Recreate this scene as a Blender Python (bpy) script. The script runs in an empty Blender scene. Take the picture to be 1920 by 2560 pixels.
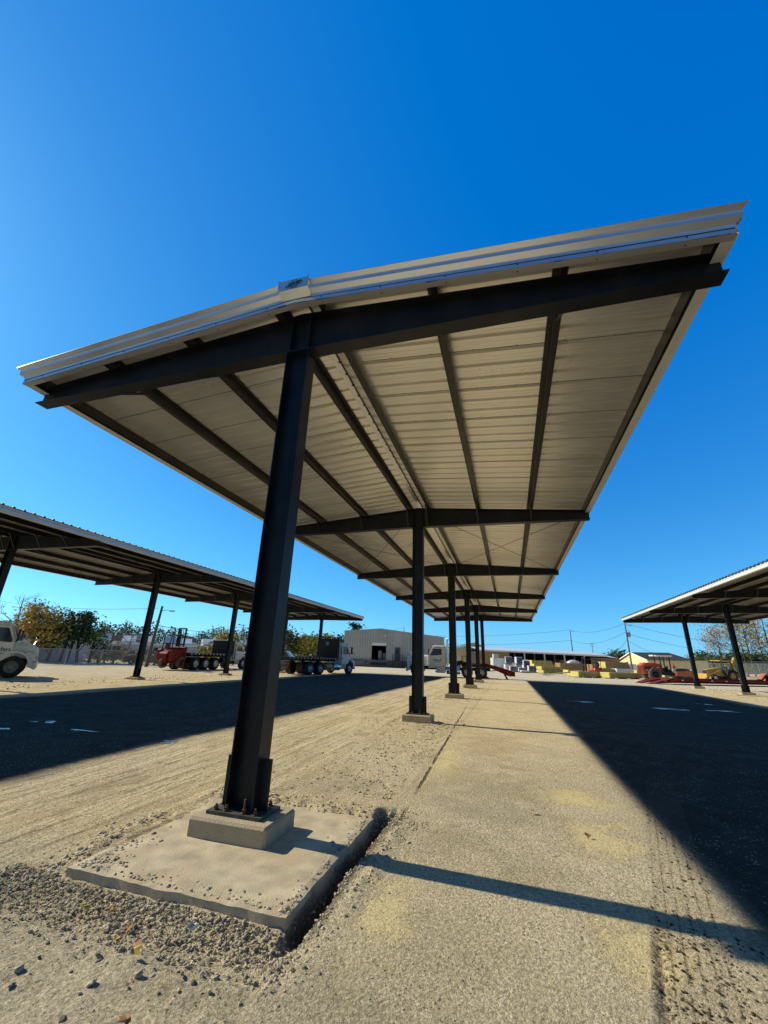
import bpy, math, random
from mathutils import Vector, Matrix, noise
R = math.radians
sc = bpy.context.scene
col = sc.collection
rng = random.Random(7)

# ------------------------------------------------------------------ helpers
def tag(o, label=None, cat=None, group=None, kind=None):
    if label: o['label'] = label
    if cat: o['category'] = cat
    if group: o['group'] = group
    if kind: o['kind'] = kind
    return o

def empty(name, loc=(0, 0, 0), rz=0, label=None, cat=None, group=None):
    o = bpy.data.objects.new(name, None)
    o.empty_display_size = 0.3
    o.location = loc
    o.rotation_euler = (0, 0, rz)
    col.objects.link(o)
    return tag(o, label, cat, group)

def copy_tree(o, parent=None):
    c = o.copy()
    col.objects.link(c)
    if parent is not None:
        c.parent = parent
    for ch in list(o.children):
        copy_tree(ch, c)
    return c

class MB:
    """collects shapes, then links them as one mesh object"""
    def __init__(s):
        s.v = []; s.f = []; s.mi = []; s.sm = []
    def add(s, vs, fs, m=0, smooth=False):
        b = len(s.v)
        s.v.extend([tuple(p) for p in vs])
        for f in fs:
            s.f.append(tuple(b + i for i in f)); s.mi.append(m); s.sm.append(smooth)
        return s
    def box(s, x0, y0, z0, x1, y1, z1, m=0):
        v = [(x0,y0,z0),(x1,y0,z0),(x1,y1,z0),(x0,y1,z0),(x0,y0,z1),(x1,y0,z1),(x1,y1,z1),(x0,y1,z1)]
        return s.add(v, [(0,3,2,1),(4,5,6,7),(0,1,5,4),(1,2,6,5),(2,3,7,6),(3,0,4,7)], m)
    def cbox(s, c, d, m=0):
        return s.box(c[0]-d[0]/2, c[1]-d[1]/2, c[2]-d[2]/2, c[0]+d[0]/2, c[1]+d[1]/2, c[2]+d[2]/2, m)
    def bbox(s, x0, y0, z0, x1, y1, z1, b=0.02, m=0):
        """box with all edges bevelled"""
        b = min(b, (x1-x0)*.45, (y1-y0)*.45, (z1-z0)*.45)
        rings = []
        def ring(z, i):
            return [(x0+i+ (0),y0+b+i*0,z)] if False else [
                (x0+b, y0+i, z), (x1-b, y0+i, z), (x1-i, y0+b, z), (x1-i, y1-b, z),
                (x1-b, y1-i, z), (x0+b, y1-i, z), (x0+i, y1-b, z), (x0+i, y0+b, z)]
        # four rings: inset, full, full, inset
        vs = ring(z0, b*.99) + ring(z0+b, 0) + ring(z1-b, 0) + ring(z1, b*.99)
        fs = [tuple(range(7, -1, -1)), tuple(range(24, 32))]
        for k in range(3):
            for i in range(8):
                j = (i+1) % 8
                fs.append((k*8+i, k*8+j, k*8+8+j, k*8+8+i))
        return s.add(vs, fs, m)
    def bar(s, a, b, w, h, m=0, up=(0, 0, 1)):
        a = Vector(a); b = Vector(b); d = (b-a).normalized(); u = Vector(up)
        if abs(d.dot(u)) > .98: u = Vector((0, 1, 0))
        x = d.cross(u).normalized(); u = x.cross(d)
        vs = []
        for p in (a, b):
            for sx, sz in ((-1,-1),(1,-1),(1,1),(-1,1)):
                vs.append(p + x*(sx*w/2) + u*(sz*h/2))
        return s.add(vs, [(0,1,2,3),(7,6,5,4),(0,4,5,1),(1,5,6,2),(2,6,7,3),(3,7,4,0)], m)
    def tube(s, pts, r, n=8, m=0, cap=True):
        pts = [Vector(p) for p in pts]
        rs = r if isinstance(r, (list, tuple)) else [r]*len(pts)
        vs = []; fs = []
        ref = None
        for i, p in enumerate(pts):
            d = (pts[min(i+1, len(pts)-1)] - pts[max(i-1, 0)]).normalized()
            if ref is None:
                ref = Vector((0, 0, 1)) if abs(d.z) < .9 else Vector((1, 0, 0))
            x = d.cross(ref).normalized(); y = x.cross(d).normalized()
            for k in range(n):
                a = 2*math.pi*k/n
                vs.append(p + (x*math.cos(a) + y*math.sin(a))*rs[i])
        for i in range(len(pts)-1):
            for k in range(n):
                j = (k+1) % n
                fs.append((i*n+k, i*n+j, i*n+n+j, i*n+n+k))
        s.add(vs, fs, m, True)
        if cap:
            s.add(vs[:n], [tuple(range(n-1, -1, -1))], m); s.add(vs[-n:], [tuple(range(n))], m)
        return s
    def lathe(s, prof, c, axis='y', n=24, m=0, smooth=True):
        """prof: (radius, offset) pairs revolved about the axis through c"""
        vs = []; fs = []
        for r, o in prof:
            for k in range(n):
                a = 2*math.pi*k/n
                ca, sa = math.cos(a)*r, math.sin(a)*r
                p = {'y': (ca, o, sa), 'x': (o, ca, sa), 'z': (ca, sa, o)}[axis]
                vs.append((c[0]+p[0], c[1]+p[1], c[2]+p[2]))
        for i in range(len(prof)-1):
            for k in range(n):
                j = (k+1) % n
                fs.append((i*n+k, i*n+j, i*n+n+j, i*n+n+k))
        return s.add(vs, fs, m, smooth)
    def prism(s, poly, t0, t1, axis='y', m=0):
        """poly in the plane normal to axis: (x,z) for y, (y,z) for x, (x,y) for z"""
        n = len(poly)
        def P(q, t):
            return {'y': (q[0], t, q[1]), 'x': (t, q[0], q[1]), 'z': (q[0], q[1], t)}[axis]
        vs = [P(q, t0) for q in poly] + [P(q, t1) for q in poly]
        fs = [tuple(range(n-1, -1, -1)), tuple(range(n, 2*n))]
        for i in range(n):
            j = (i+1) % n
            fs.append((i, j, n+j, n+i))
        return s.add(vs, fs, m)
    def build(s, name, mats, parent=None, loc=None, fix=True, bevel=0):
        me = bpy.data.meshes.new(name)
        me.from_pydata(s.v, [], s.f)
        if not isinstance(mats, (list, tuple)): mats = [mats]
        for m in mats: me.materials.append(m)
        me.polygons.foreach_set('material_index', s.mi)
        me.polygons.foreach_set('use_smooth', s.sm)
        if fix and len(s.f) < 60000:
            import bmesh
            bm = bmesh.new(); bm.from_mesh(me)
            bmesh.ops.recalc_face_normals(bm, faces=bm.faces)
            bm.to_mesh(me); bm.free()
        me.update()
        o = bpy.data.objects.new(name, me)
        col.objects.link(o)
        if parent is not None: o.parent = parent
        if loc is not None: o.location = loc
        if bevel:
            md = o.modifiers.new('bevel', 'BEVEL'); md.width = bevel; md.segments = 2
            md.limit_method = 'ANGLE'; md.angle_limit = R(40)
        return o

# ------------------------------------------------------------------ materials
def mat(name, base, rough=.6, metal=0, var=.15, vscale=3, bump=0, bscale=40, spec=.5, dirt=None, dscale=1.2, streak=False, emis=None, coat=0):
    m = bpy.data.materials.new(name); m.use_nodes = True
    nt = m.node_tree; N = nt.nodes; L = nt.links
    b = N['Principled BSDF']
    b.inputs['Roughness'].default_value = rough
    b.inputs['Metallic'].default_value = metal
    b.inputs['Specular IOR Level'].default_value = spec
    if coat: b.inputs['Coat Weight'].default_value = coat
    tc = N.new('ShaderNodeTexCoord')
    no = N.new('ShaderNodeTexNoise'); no.inputs['Scale'].default_value = vscale; no.inputs['Detail'].default_value = 6
    if streak:
        mp = N.new('ShaderNodeMapping'); mp.inputs['Scale'].default_value = (6, 6, .35)
        L.new(tc.outputs['Object'], mp.inputs['Vector']); L.new(mp.outputs[0], no.inputs['Vector'])
    else:
        L.new(tc.outputs['Object'], no.inputs['Vector'])
    cr = N.new('ShaderNodeValToRGB')
    cr.color_ramp.elements[0].position = .3; cr.color_ramp.elements[1].position = .7
    c = Vector(base)
    cr.color_ramp.elements[0].color = (*[max(0, x*(1-var)) for x in c], 1)
    cr.color_ramp.elements[1].color = (*[min(1, x*(1+var)) for x in c], 1)
    L.new(no.outputs['Fac'], cr.inputs[0])
    out = cr.outputs[0]
    if dirt:
        n2 = N.new('ShaderNodeTexNoise'); n2.inputs['Scale'].default_value = dscale; n2.inputs['Detail'].default_value = 8
        n2.inputs['Roughness'].default_value = .7
        L.new(tc.outputs['Object'], n2.inputs['Vector'])
        r2 = N.new('ShaderNodeValToRGB'); r2.color_ramp.elements[0].position = .48; r2.color_ramp.elements[1].position = .68
        L.new(n2.outputs['Fac'], r2.inputs[0])
        mx = N.new('ShaderNodeMix'); mx.data_type = 'RGBA'
        L.new(r2.outputs[0], mx.inputs[0]); L.new(out, mx.inputs[6]); mx.inputs[7].default_value = (*dirt, 1)
        out = mx.outputs[2]
    L.new(out, b.inputs['Base Color'])
    rr = N.new('ShaderNodeMapRange'); rr.inputs[3].default_value = max(.02, rough-.12); rr.inputs[4].default_value = min(1, rough+.12)
    L.new(no.outputs['Fac'], rr.inputs[0]); L.new(rr.outputs[0], b.inputs['Roughness'])
    if bump:
        nb = N.new('ShaderNodeTexNoise'); nb.inputs['Scale'].default_value = bscale; nb.inputs['Detail'].default_value = 5
        L.new(tc.outputs['Object'], nb.inputs['Vector'])
        bp = N.new('ShaderNodeBump'); bp.inputs['Strength'].default_value = bump; bp.inputs['Distance'].default_value = .02
        L.new(nb.outputs['Fac'], bp.inputs['Height']); L.new(bp.outputs[0], b.inputs['Normal'])
    if emis:
        b.inputs['Emission Color'].default_value = (*emis, 1); b.inputs['Emission Strength'].default_value = 1
    return m

M = {}
M['steel'] = mat('black_painted_steel', (.006, .009, .014), .42, spec=.35, var=.4, vscale=2, bump=.08, bscale=40, dirt=(.022, .023, .025), dscale=2.2)
M['purlin'] = mat('bronze_painted_steel', (.012, .0115, .011), .42, var=.3, vscale=2, dirt=(.03, .027, .022), dscale=3)
M['plate'] = mat('base_plate_steel', (.05, .055, .05), .6, dirt=(.16, .13, .08), dscale=9)
M['rust'] = mat('rusty_bolt', (.13, .06, .03), .8, var=.5, vscale=60)
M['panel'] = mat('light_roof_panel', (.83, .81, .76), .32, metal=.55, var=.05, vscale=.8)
M['panelshade'] = mat('shade_toned_roof_panel', (.22, .21, .19), .45, metal=.2, var=.12, vscale=.8)  # darker copy of the roof panel: side canopies' underside shade painted into its colour
M['trim'] = mat('light_metal_trim', (.86, .87, .88), .32, metal=.8, var=.04, vscale=1.5)
M['eave'] = mat('white_eave_trim', (.74, .73, .70), .4, var=.05)
M['seam'] = mat('dark_seam', (.03, .03, .03), .7)
M['concrete'] = mat('footing_concrete', (.44, .375, .255), .9, var=.18, vscale=5, bump=.5, bscale=70, dirt=(.5, .40, .26), dscale=1.5)
M['slab'] = mat('slab_concrete', (.55, .47, .33), .92, var=.28, vscale=6, bump=.4, bscale=120, dirt=(.56, .42, .26), dscale=1.6)
M['navy'] = mat('navy_ink', (.012, .02, .07), .5)
M['teal'] = mat('teal_ink', (.02, .10, .13), .5)
M['white'] = mat('white_paint', (.74, .73, .69), .32, var=.06, vscale=2, coat=.3)
M['whited'] = mat('dusty_white_paint', (.88, .87, .82), .45, var=.06, vscale=3, dirt=(.74, .68, .56), dscale=2)
M['black'] = mat('black_chassis', (.014, .014, .015), .6, var=.4, vscale=5)
M['tyre'] = mat('tyre_rubber', (.016, .016, .016), .88, var=.4, vscale=12, dirt=(.10, .085, .06), dscale=5)
M['tyred'] = mat('dusty_tyre', (.10, .085, .065), .95, var=.4, vscale=12, dirt=(.26, .21, .14), dscale=5)
M['chrome'] = mat('bright_metal', (.72, .73, .75), .18, metal=1, var=.06)
M['alu'] = mat('dull_aluminium', (.55, .55, .56), .4, metal=.9, var=.1)
M['glass'] = mat('tinted_glass', (.02, .03, .035), .06, var=.2, spec=.8)
M['glasslight'] = mat('windscreen_glass', (.10, .17, .20), .05, var=.3, spec=.9)
M['red'] = mat('red_paint', (.20, .013, .007), .6, spec=.25, var=.2, vscale=4, dirt=(.22, .04, .025), dscale=3)
M['darkred'] = mat('dark_red_paint', (.17, .014, .006), .75, spec=.15, var=.3, vscale=4, dirt=(.20, .10, .07), dscale=3)
M['orange'] = mat('orange_paint', (.62, .085, .02), .42, var=.15, vscale=3, dirt=(.50, .16, .07), dscale=2.5)
M['orangedust'] = mat('dusty_orange_paint', (.55, .15, .06), .65, var=.2, vscale=4, dirt=(.45, .25, .13), dscale=3)
M['yellow'] = mat('yellow_machine_paint', (.55, .32, .045), .5, var=.2, vscale=4, dirt=(.36, .22, .07), dscale=3)
M['brightyellow'] = mat('bright_yellow_paint', (.75, .50, .03), .5)
M['amber'] = mat('amber_lens', (.8, .22, .02), .25)
M['redlens'] = mat('red_lens', (.55, .02, .02), .25)
M['lumber'] = mat('treated_lumber', (.52, .43, .14), .85, var=.2, vscale=3)
M['lumberend'] = mat('lumber_ends', (.78, .68, .22), .85, var=.25, vscale=14)  # sun-facing board ends: sunlight painted in as a brighter yellow
M['brownlumber'] = mat('brown_lumber', (.42, .27, .13), .85, var=.2, vscale=3)
M['wrap'] = mat('white_plastic_wrap', (.74, .75, .78), .35, var=.12, vscale=4)
M['darkwrap'] = mat('dark_printed_wrap', (.045, .05, .085), .4, var=.5, vscale=7, dirt=(.35, .36, .42), dscale=4)
M['wood'] = mat('weathered_wood', (.13, .105, .08), .9, var=.3, vscale=6, streak=True)
M['galv'] = mat('galvanised_steel', (.38, .39, .40), .45, metal=.7, var=.15)
M['wire'] = mat('overhead_wire', (.05, .055, .06), .6)
M['hide'] = mat('dusty_seat_vinyl', (.03, .03, .03), .7)
M['skin'] = mat('skin', (.32, .17, .11), .6)
M['hivis'] = mat('red_orange_shirt', (.62, .085, .04), .8)
M['denim'] = mat('dark_trousers', (.03, .04, .07), .9)
M['asphalt_patch'] = mat('asphalt_patch', (.05, .05, .05), .9)

def text_mesh(name, s, size, m, parent, loc, rot, shear=0, depth=.002, bold=0, align='CENTER'):
    cu = bpy.data.curves.new(name, 'FONT'); cu.body = s; cu.size = size; cu.align_x = align
    cu.extrude = depth; cu.shear = shear; cu.offset = bold
    t = bpy.data.objects.new(name + '_tmp', cu); col.objects.link(t)
    bpy.context.view_layer.update()
    me = bpy.data.meshes.new_from_object(t.evaluated_get(bpy.context.evaluated_depsgraph_get()))
    bpy.data.objects.remove(t); bpy.data.curves.remove(cu)
    me.materials.clear(); me.materials.append(m)
    o = bpy.data.objects.new(name, me); col.objects.link(o)
    if parent: o.parent = parent
    o.location = loc; o.rotation_euler = rot
    return o
# ------------------------------------------------------------------ camera, light, sky
cam_d = bpy.data.cameras.new('camera'); cam = bpy.data.objects.new('camera', cam_d); col.objects.link(cam)
fw = Vector((-0.27350874, 0.90022352, 0.33880759)); rt = Vector((0.95965093, 0.27929932, 0.03258812)); up = Vector((0.06529214, -0.33405015, 0.94029114))
cam.matrix_world = Matrix(((rt.x, up.x, -fw.x, 2.37462), (rt.y, up.y, -fw.y, 0.0), (rt.z, up.z, -fw.z, 1.50975), (0, 0, 0, 1)))
cam_d.sensor_fit = 'HORIZONTAL'; cam_d.sensor_width = 36; cam_d.lens = 1013.7948/1920*36
cam_d.clip_start = .05; cam_d.clip_end = 9000
sc.camera = cam

SUN_EL = R(32.6)
to_sun = Vector((-math.cos(SUN_EL), .035, math.sin(SUN_EL))).normalized()
sl = bpy.data.lights.new('sun', 'SUN'); sl.energy = 5.0; sl.angle = R(.53); sl.color = (1, .90, .66)
so = bpy.data.objects.new('sun', sl); col.objects.link(so); so.location = (-60, 0, 40)
so.rotation_euler = to_sun.to_track_quat('Z', 'Y').to_euler()

w = bpy.data.worlds.new('World'); sc.world = w; w.use_nodes = True
wn = w.node_tree.nodes; wl = w.node_tree.links
bg = wn['Background']
sky = wn.new('ShaderNodeTexSky'); sky.sky_type = 'NISHITA'; sky.sun_disc = False
sky.sun_elevation = SUN_EL; sky.sun_rotation = math.atan2(to_sun.x, to_sun.y)
sky.altitude = 0; sky.air_density = 1.0; sky.dust_density = .25; sky.ozone_density = 3.0
sep = wn.new('ShaderNodeSeparateColor'); com = wn.new('ShaderNodeCombineColor')
wl.new(sky.outputs[0], sep.inputs[0])
def wm(op, p, q, r=None):
    n = wn.new('ShaderNodeMath'); n.operation = op
    for i, z in enumerate((p, q, r)):
        if z is None: continue
        if isinstance(z, (int, float)): n.inputs[i].default_value = z
        else: wl.new(z, n.inputs[i])
    return n.outputs[0]
r_ch = wm('MAXIMUM', wm('MULTIPLY_ADD', sep.outputs[0], .62, -.42), .0)
g_ch = wm('MULTIPLY_ADD', sep.outputs[1], 1.25, .5)
b_ch = wm('MULTIPLY_ADD', sep.outputs[2], .8, wm('MULTIPLY_ADD', sep.outputs[1], .5, 4.8))
for i, ch in enumerate((r_ch, g_ch, b_ch)): wl.new(ch, com.inputs[i])
# sky dimmed overhead and outside the view direction, added to deepen the shadows
tcw = wn.new('ShaderNodeTexCoord'); dp = wn.new('ShaderNodeVectorMath'); dp.operation = 'DOT_PRODUCT'
wl.new(tcw.outputs['Generated'], dp.inputs[0]); dp.inputs[1].default_value = (-.29, .957, .0)
def wr(v, lo, hi, a, b):
    n = wn.new('ShaderNodeMapRange'); n.interpolation_type = 'SMOOTHSTEP'; wl.new(v, n.inputs[0])
    n.inputs[1].default_value = lo; n.inputs[2].default_value = hi; n.inputs[3].default_value = a; n.inputs[4].default_value = b
    return n.outputs[0]
spx = wn.new('ShaderNodeSeparateXYZ'); wl.new(tcw.outputs['Generated'], spx.inputs[0])
hz_ = wm('SQRT', wm('MAXIMUM', wm('SUBTRACT', 1.0, wm('MULTIPLY', spx.outputs[2], spx.outputs[2])), .0001), 0)
dh = wm('DIVIDE', dp.outputs['Value'], hz_)
fac = wm('MULTIPLY', wr(dh, .12, .46, .40, 1.0), wr(spx.outputs[2], .952, .985, 1.0, .05))
vm = wn.new('ShaderNodeVectorMath'); vm.operation = 'SCALE'
wl.new(com.outputs[0], vm.inputs[0]); wl.new(fac, vm.inputs['Scale'])
wl.new(vm.outputs[0], bg.inputs[0])
bg.inputs[1].default_value = .085
sc.view_settings.view_transform = 'Standard'; sc.view_settings.look = 'None'; sc.view_settings.exposure = 0; sc.view_settings.gamma = 1
sc.cycles.max_bounces = 7; sc.cycles.diffuse_bounces = 4; sc.cycles.glossy_bounces = 3
sc.cycles.use_denoising = True
sc.cycles.denoising_prefilter = 'NONE'
# ------------------------------------------------------------------ canopies
S = 7.62; Y0 = 3.816; NF = 6; W = 4.69
YF = 3.49; YB = Y0 + (NF-1)*S + (Y0-YF)
SL = 1/12.0
DECK = 6.0            # underside of the roof panel at the ridge
def deck(x): return DECK - SL*abs(x)

def make_canopy(name, label):
    root = empty(name, (0, Y0, 0), 0, label, 'canopy', 'three steel parking canopies')
    o = -Y0           # local y shift
    # roof sheets, real ribs running from ridge to eave
    for sx in (-1, 1):
        prof = []
        y = YF + .03
        p = .3048
        while y < YB - .05:
            for dy, h in ((0, 0), (.045, 0), (.055, .009), (.078, .009), (.088, 0), (.118, 0), (.128, .009), (.151, .009), (.161, 0), (.206, 0), (.220, .040), (.270, .040), (.284, 0)):
                prof.append((min(y+dy, YB-.03), h))
            y += p
        mb = MB(); n = len(prof)
        xs = [0.05, 1.2, 2.4, 3.6, 4.80]
        vs = []
        for x in xs:
            for (yy, h) in prof: vs.append((sx*x, yy+o, deck(x)+h))
        fs = []
        for i in range(len(xs)-1):
            for k in range(n-1): fs.append((i*n+k, i*n+k+1, (i+1)*n+k+1, (i+1)*n+k))
        mb.add(vs, fs)
        ob = mb.build('roof_panel', M['panel'], root, fix=False)
        # panel laps: thin dark line every third rib
        lp = MB(); y = YF + .03 + .204; k = 0
        while y < YB - .1:
            if k % 3 == 1:
                v = [(sx*.4, y+o, deck(.4)-.002), (sx*4.6, y+o, deck(4.6)-.002), (sx*4.6, y+o+.011, deck(4.6)-.002), (sx*.4, y+o+.011, deck(.4)-.002)]
                lp.add(v, [(0, 1, 2, 3)])
                for q in range(6):
                    x = .9 + q*.62
                    lp.add([(sx*x, y+o-.018, deck(x)-.003), (sx*(x+.012), y+o-.018, deck(x)-.003), (sx*(x+.012), y+o, deck(x)-.003), (sx*x, y+o, deck(x)-.003)], [(0, 1, 2, 3)])
            y += p; k += 1
        lp.build('panel_lap', M['seam'], ob, fix=False)
    # ridge cap on top and closure strip below
    rc = MB()
    for sx in (-1, 1):
        vs = [(0, YF+o-.02, DECK+.075), (0, YB+o+.02, DECK+.075), (sx*.28, YB+o+.02, DECK+.045), (sx*.28, YF+o-.02, DECK+.045)]
        rc.add(vs, [(0, 1, 2, 3)])
    rc.build('ridge_cap', M['trim'], root)
    cl = MB(); cs = MB()
    cl.box(-.05, YF+o+.04, DECK-.012, .05, YB+o-.04, DECK-.006)
    y = YF + .2
    while y < YB - .4:
        cs.box(.055, y+o, DECK-.02, .068, y+o+.26, DECK-.012)
        cs.box(.075, y+o+.02, DECK-.02, .083, y+o+.24, DECK-.012)
        cs.cbox((.06, y+o+.285, DECK-.018), (.05, .02, .02))
        y += .3048
    c_ = cl.build('ridge_closure', M['trim'], root)
    cs.build('closure_slot', M['purlin'], c_)
    # purlins
    def purlin(x, flip, h=.165, name='purlin'):
        mb = MB(); zt = deck(x)-.004; t = .012; f = .07*flip
        y0 = YF+.09+o; y1 = YB-.09+o
        mb.box(x-t/2, y0, zt-h, x+t/2, y1, zt)
        a, b = sorted((x+t/2*flip, x+f)); mb.box(a, y0+.001, zt-h, b, y1-.001, zt-h+.012)
        a, b = sorted((x-t/2*flip, x-f)); mb.box(a, y0+.001, zt-.012, b, y1-.001, zt-.001)
        a, b = sorted((x+f, x+f-.01*flip)); mb.box(a, y0+.002, zt-h+.012, b, y1-.002, zt-h+.032)
        mb.build(name, M['purlin'], root)
    PX = (.29, 1.76, 3.20)
    for x in PX:
        purlin(x, 1); purlin(-x, -1)
    for sx in (-1, 1):
        mb = MB(); y0 = YF+.09+o; y1 = YB-.09+o; x = sx*4.58; zt = deck(4.58)-.004
        mb.box(min(x, x+sx*.07), y0, zt-.18, max(x, x+sx*.07), y1, zt-.168)
        mb.box(x-.006, y0, zt-.18, x+.006, y1, zt)
        mb.box(min(x, x+sx*.07), y0, zt-.012, max(x, x+sx*.07), y1, zt)
        mb.box(min(x+sx*.06, x+sx*.07), y0+.001, zt-.168, max(x+sx*.06, x+sx*.07), y1-.001, zt-.14)
        mb.build('eave_purlin', M['purlin'], root)
        # eave trim
        e = MB(); X = sx*4.715; ze = deck(4.715)
        def sb(a, z0, b, z1, m=0): e.box(min(a, b), YF+o+.02, z0, max(a, b), YB+o-.02, z1, m)
        sb(X, ze-.085, X+sx*.012, ze-.004)
        sb(X-sx*.01, ze-.095, X+sx*.004, ze-.085, 1)
        sb(X-sx*.004, ze-.195, X+sx*.016, ze-.095)
        sb(X-sx*.115, ze-.205, X+sx*.012, ze-.1955)
        e.build('eave_trim', [M['eave'], M['seam']], root)
    # rake fascia, sculptured profile, both ends
    for end in (0, 1):
        sgn = -1 if end == 0 else 1
        yb = (YF if end == 0 else YB) + o
        # (outward, down) from the roof line
        prof = [(-.02, -.046), (.100, -.046), (.104, -.034), (.058, .002), (.060, .066), (.006, .104), (.002, .160), (.006, .164), (.008, .218)]
        fa = MB(); n = len(prof)
        vs = []
        for x in (-4.80, -.0, 4.80):
            for q, (a, d) in enumerate(prof): 
                vs.append((math.copysign(4.70+a, x) if x else 0.0, yb+sgn*a, deck(x)-d))
        fs = []
        for i in range(2):
            for k in range(n-1): fs.append((i*n+k, i*n+k+1, (i+1)*n+k+1, (i+1)*n+k))
        fa.add(vs, fs)
        # return ends closing the profile at each eave
        for x, i in ((-4.8, 0), (4.8, 2)):
            ring = [i*n+k for k in range(n)]
            b = len(fa.v); 
            vv = [fa.v[k] for k in ring] + [(math.copysign(4.70, x), yb-sgn*.08, deck(x)-.212), (math.copysign(4.70, x), yb-sgn*.08, deck(x)+.045)]
            fa.add(vv, [tuple(range(len(vv)))])
        f_ = fa.build('rake_fascia', M['trim'], root, fix=False)
        sr = MB()
        # level soffit return
        for x0, x1 in ((-4.71, 0), (0, 4.71)):
            v = [(x0, yb+sgn*-.006, deck(x0)-.218), (x1, yb+sgn*-.006, deck(x1)-.218), (x1, yb-sgn*.085, deck(x1)-.215), (x0, yb-sgn*.085, deck(x0)-.215)]
            sr.add(v, [(0, 1, 2, 3)])
            v = [(x0, yb-sgn*.085, deck(x0)-.215), (x1, yb-sgn*.085, deck(x1)-.215), (x1, yb-sgn*.085, deck(x1)-.190), (x0, yb-sgn*.085, deck(x0)-.190)]
            sr.add(v, [(0, 1, 2, 3)])
        sr.build('soffit_return', M['panel'], f_, fix=False)
        sd = MB()
        for x0, x1 in ((-4.69, 0), (0, 4.69)):
            sd.bar((x0, yb+sgn*.0, deck(x0)-.162), (x1, yb+sgn*.0, deck(x1)-.162), .018, .006)
            for q in range(6):
                x = x0 + (x1-x0)*(q+.5)/6
                sd.lathe([(0, 0), (.009, 0), (.009, .012), (0, .012)], (x, yb+sgn*.004-.006, deck(x)-.182), 'y', 8)
                sd.lathe([(0, 0), (.007, 0), (.007, .008), (0, .008)], (x, yb-sgn*.05, deck(x)-.224), 'z', 8)
        sd.build('seam_and_screws', M['seam'], f_)
        if end == 0:
            bx = MB(); H = .29
            x0, x1 = -.17, .24
            zt = DECK+.052; zb = DECK-.195
            ps = [(yb-.088, 0), (yb-.088, -.17), (yb-.02, -.245)]
            vs = []
            for x in (x0, x1):
                d = SL*abs(x)*.6
                vs += [(x, yb-.0, zt-d), (x, yb-.128, zt-d), (x, yb-.112, zt-.145-d), (x, yb-.012, zt-.205-d)]
            bx.add(vs, [(0, 1, 5, 4), (1, 2, 6, 5), (2, 3, 7, 6), (0, 3, 2, 1), (4, 5, 6, 7)])
            for x in (x0, x1):
                bx.bar((x, yb-.131, zt+.004), (x, yb-.119, zt-.16), .016, .012)
            lg = bx.build('logo_plate', [M['trim']], f_)
            lg['label'] = 'light plate over the fascia peak with a state outline and dark lettering'
            # state outline with lettering
            ou = MB(); cy = yb-.126; cx = .045; cz = zt-.085
            out = [(-.030, .060), (.038, .060), (.044, -.035), (.044, -.052), (-.018, -.052), (-.012, -.066), (-.030, -.070), (-.034, -.03)]
            for i in range(len(out)):
                a = out[i]; b = out[(i+1) % len(out)]
                ou.bar((cx+a[0], cy, cz+a[1]), (cx+b[0], cy, cz+b[1]), .003, .007, up=(0, 1, 0))
            ou.build('emblem_outline', M['navy'], lg)
            text_mesh('emblem_lettering', 'ALABAMA', .042, M['teal'], lg, (cx+.012, cy-.003, cz+.006), (R(90), R(-8), 0), .25, .001, .0012)
            text_mesh('emblem_lettering', 'STEEL SUPPLY', .040, M['teal'], lg, (cx-.002, cy-.003, cz-.030), (R(90), R(-8), 0), .25, .001, .0012)
    # frames
    ZB0, ZB1 = 5.25, 5.205
    def rtop(x): return deck(x)-.172
    for k in range(NF):
        y = k*S
        rf = MB()
        for sx in (-1, 1):
            t = .01
            x0, x1 = .0, sx*W
            # web
            v = [(x0, y-t/2, ZB0), (x1, y-t/2, ZB1), (x1, y-t/2, rtop(x1)), (x0, y-t/2, rtop(0)), (x0, y+t/2, ZB0), (x1, y+t/2, ZB1), (x1, y+t/2, rtop(x1)), (x0, y+t/2, rtop(0))]
            rf.add(v, [(0, 1, 2, 3), (7, 6, 5, 4), (0, 4, 5, 1), (1, 5, 6, 2), (2, 6, 7, 3)])
            fwid = .19
            def fl(za, zb, tt):
                v = []
                for x, z in ((x0, za), (x1, zb)):
                    v += [(x, y-fwid/2, z-tt/2), (x, y+fwid/2, z-tt/2), (x, y+fwid/2, z+tt/2), (x, y-fwid/2, z+tt/2)]
                rf.add(v, [(0, 1, 2, 3), (7, 6, 5, 4), (0, 4, 5, 1), (1, 5, 6, 2), (2, 6, 7, 3), (3, 7, 4, 0)])
            fl(ZB0-.006, ZB1-.006, .012)
            fl(rtop(0), rtop(x1), .012)
        # stiffeners above the column
        for x in (-.13, .13):
            rf.box(x-.006, y-.092, ZB0+.002, x+.006, y-.006, rtop(.13)-.008)
            rf.box(x-.006, y+.006, ZB0+.002, x+.006, y+.092, rtop(.13)-.008)
        rf.box(-.21, y-.098, ZB0-.030, .21, y+.098, ZB0-.0125)
        r_ = rf.build('rafter', M['steel'], root)
        # flange braces from purlins down to the bottom flange
        for x in PX:
            for sx in (-1, 1):
                if k == NF-1: ys = -1
                else: ys = 1
                b = MB()
                b.bar((sx*x, y+ys*.10, ZB0-.045*x/W+.012), (sx*x, y+ys*.60, deck(x)-.155), .045, .006)
                b.bar((sx*x+.018, y+ys*.10, ZB0-.045*x/W+.03), (sx*x+.018, y+ys*.60, deck(x)-.135), .006, .045)
                b.build('flange_brace', M['purlin'], r_)
                if k:
                    b = MB(); b.bar((sx*x, y-ys*.10, ZB0-.045*x/W+.012), (sx*x, y-ys*.42, deck(x)-.155), .045, .006)
                    b.bar((sx*x+.018, y-ys*.10, ZB0-.045*x/W+.03), (sx*x+.018, y-ys*.42, deck(x)-.135), .006, .045)
                    b.build('flange_brace', M['purlin'], r_)
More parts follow.
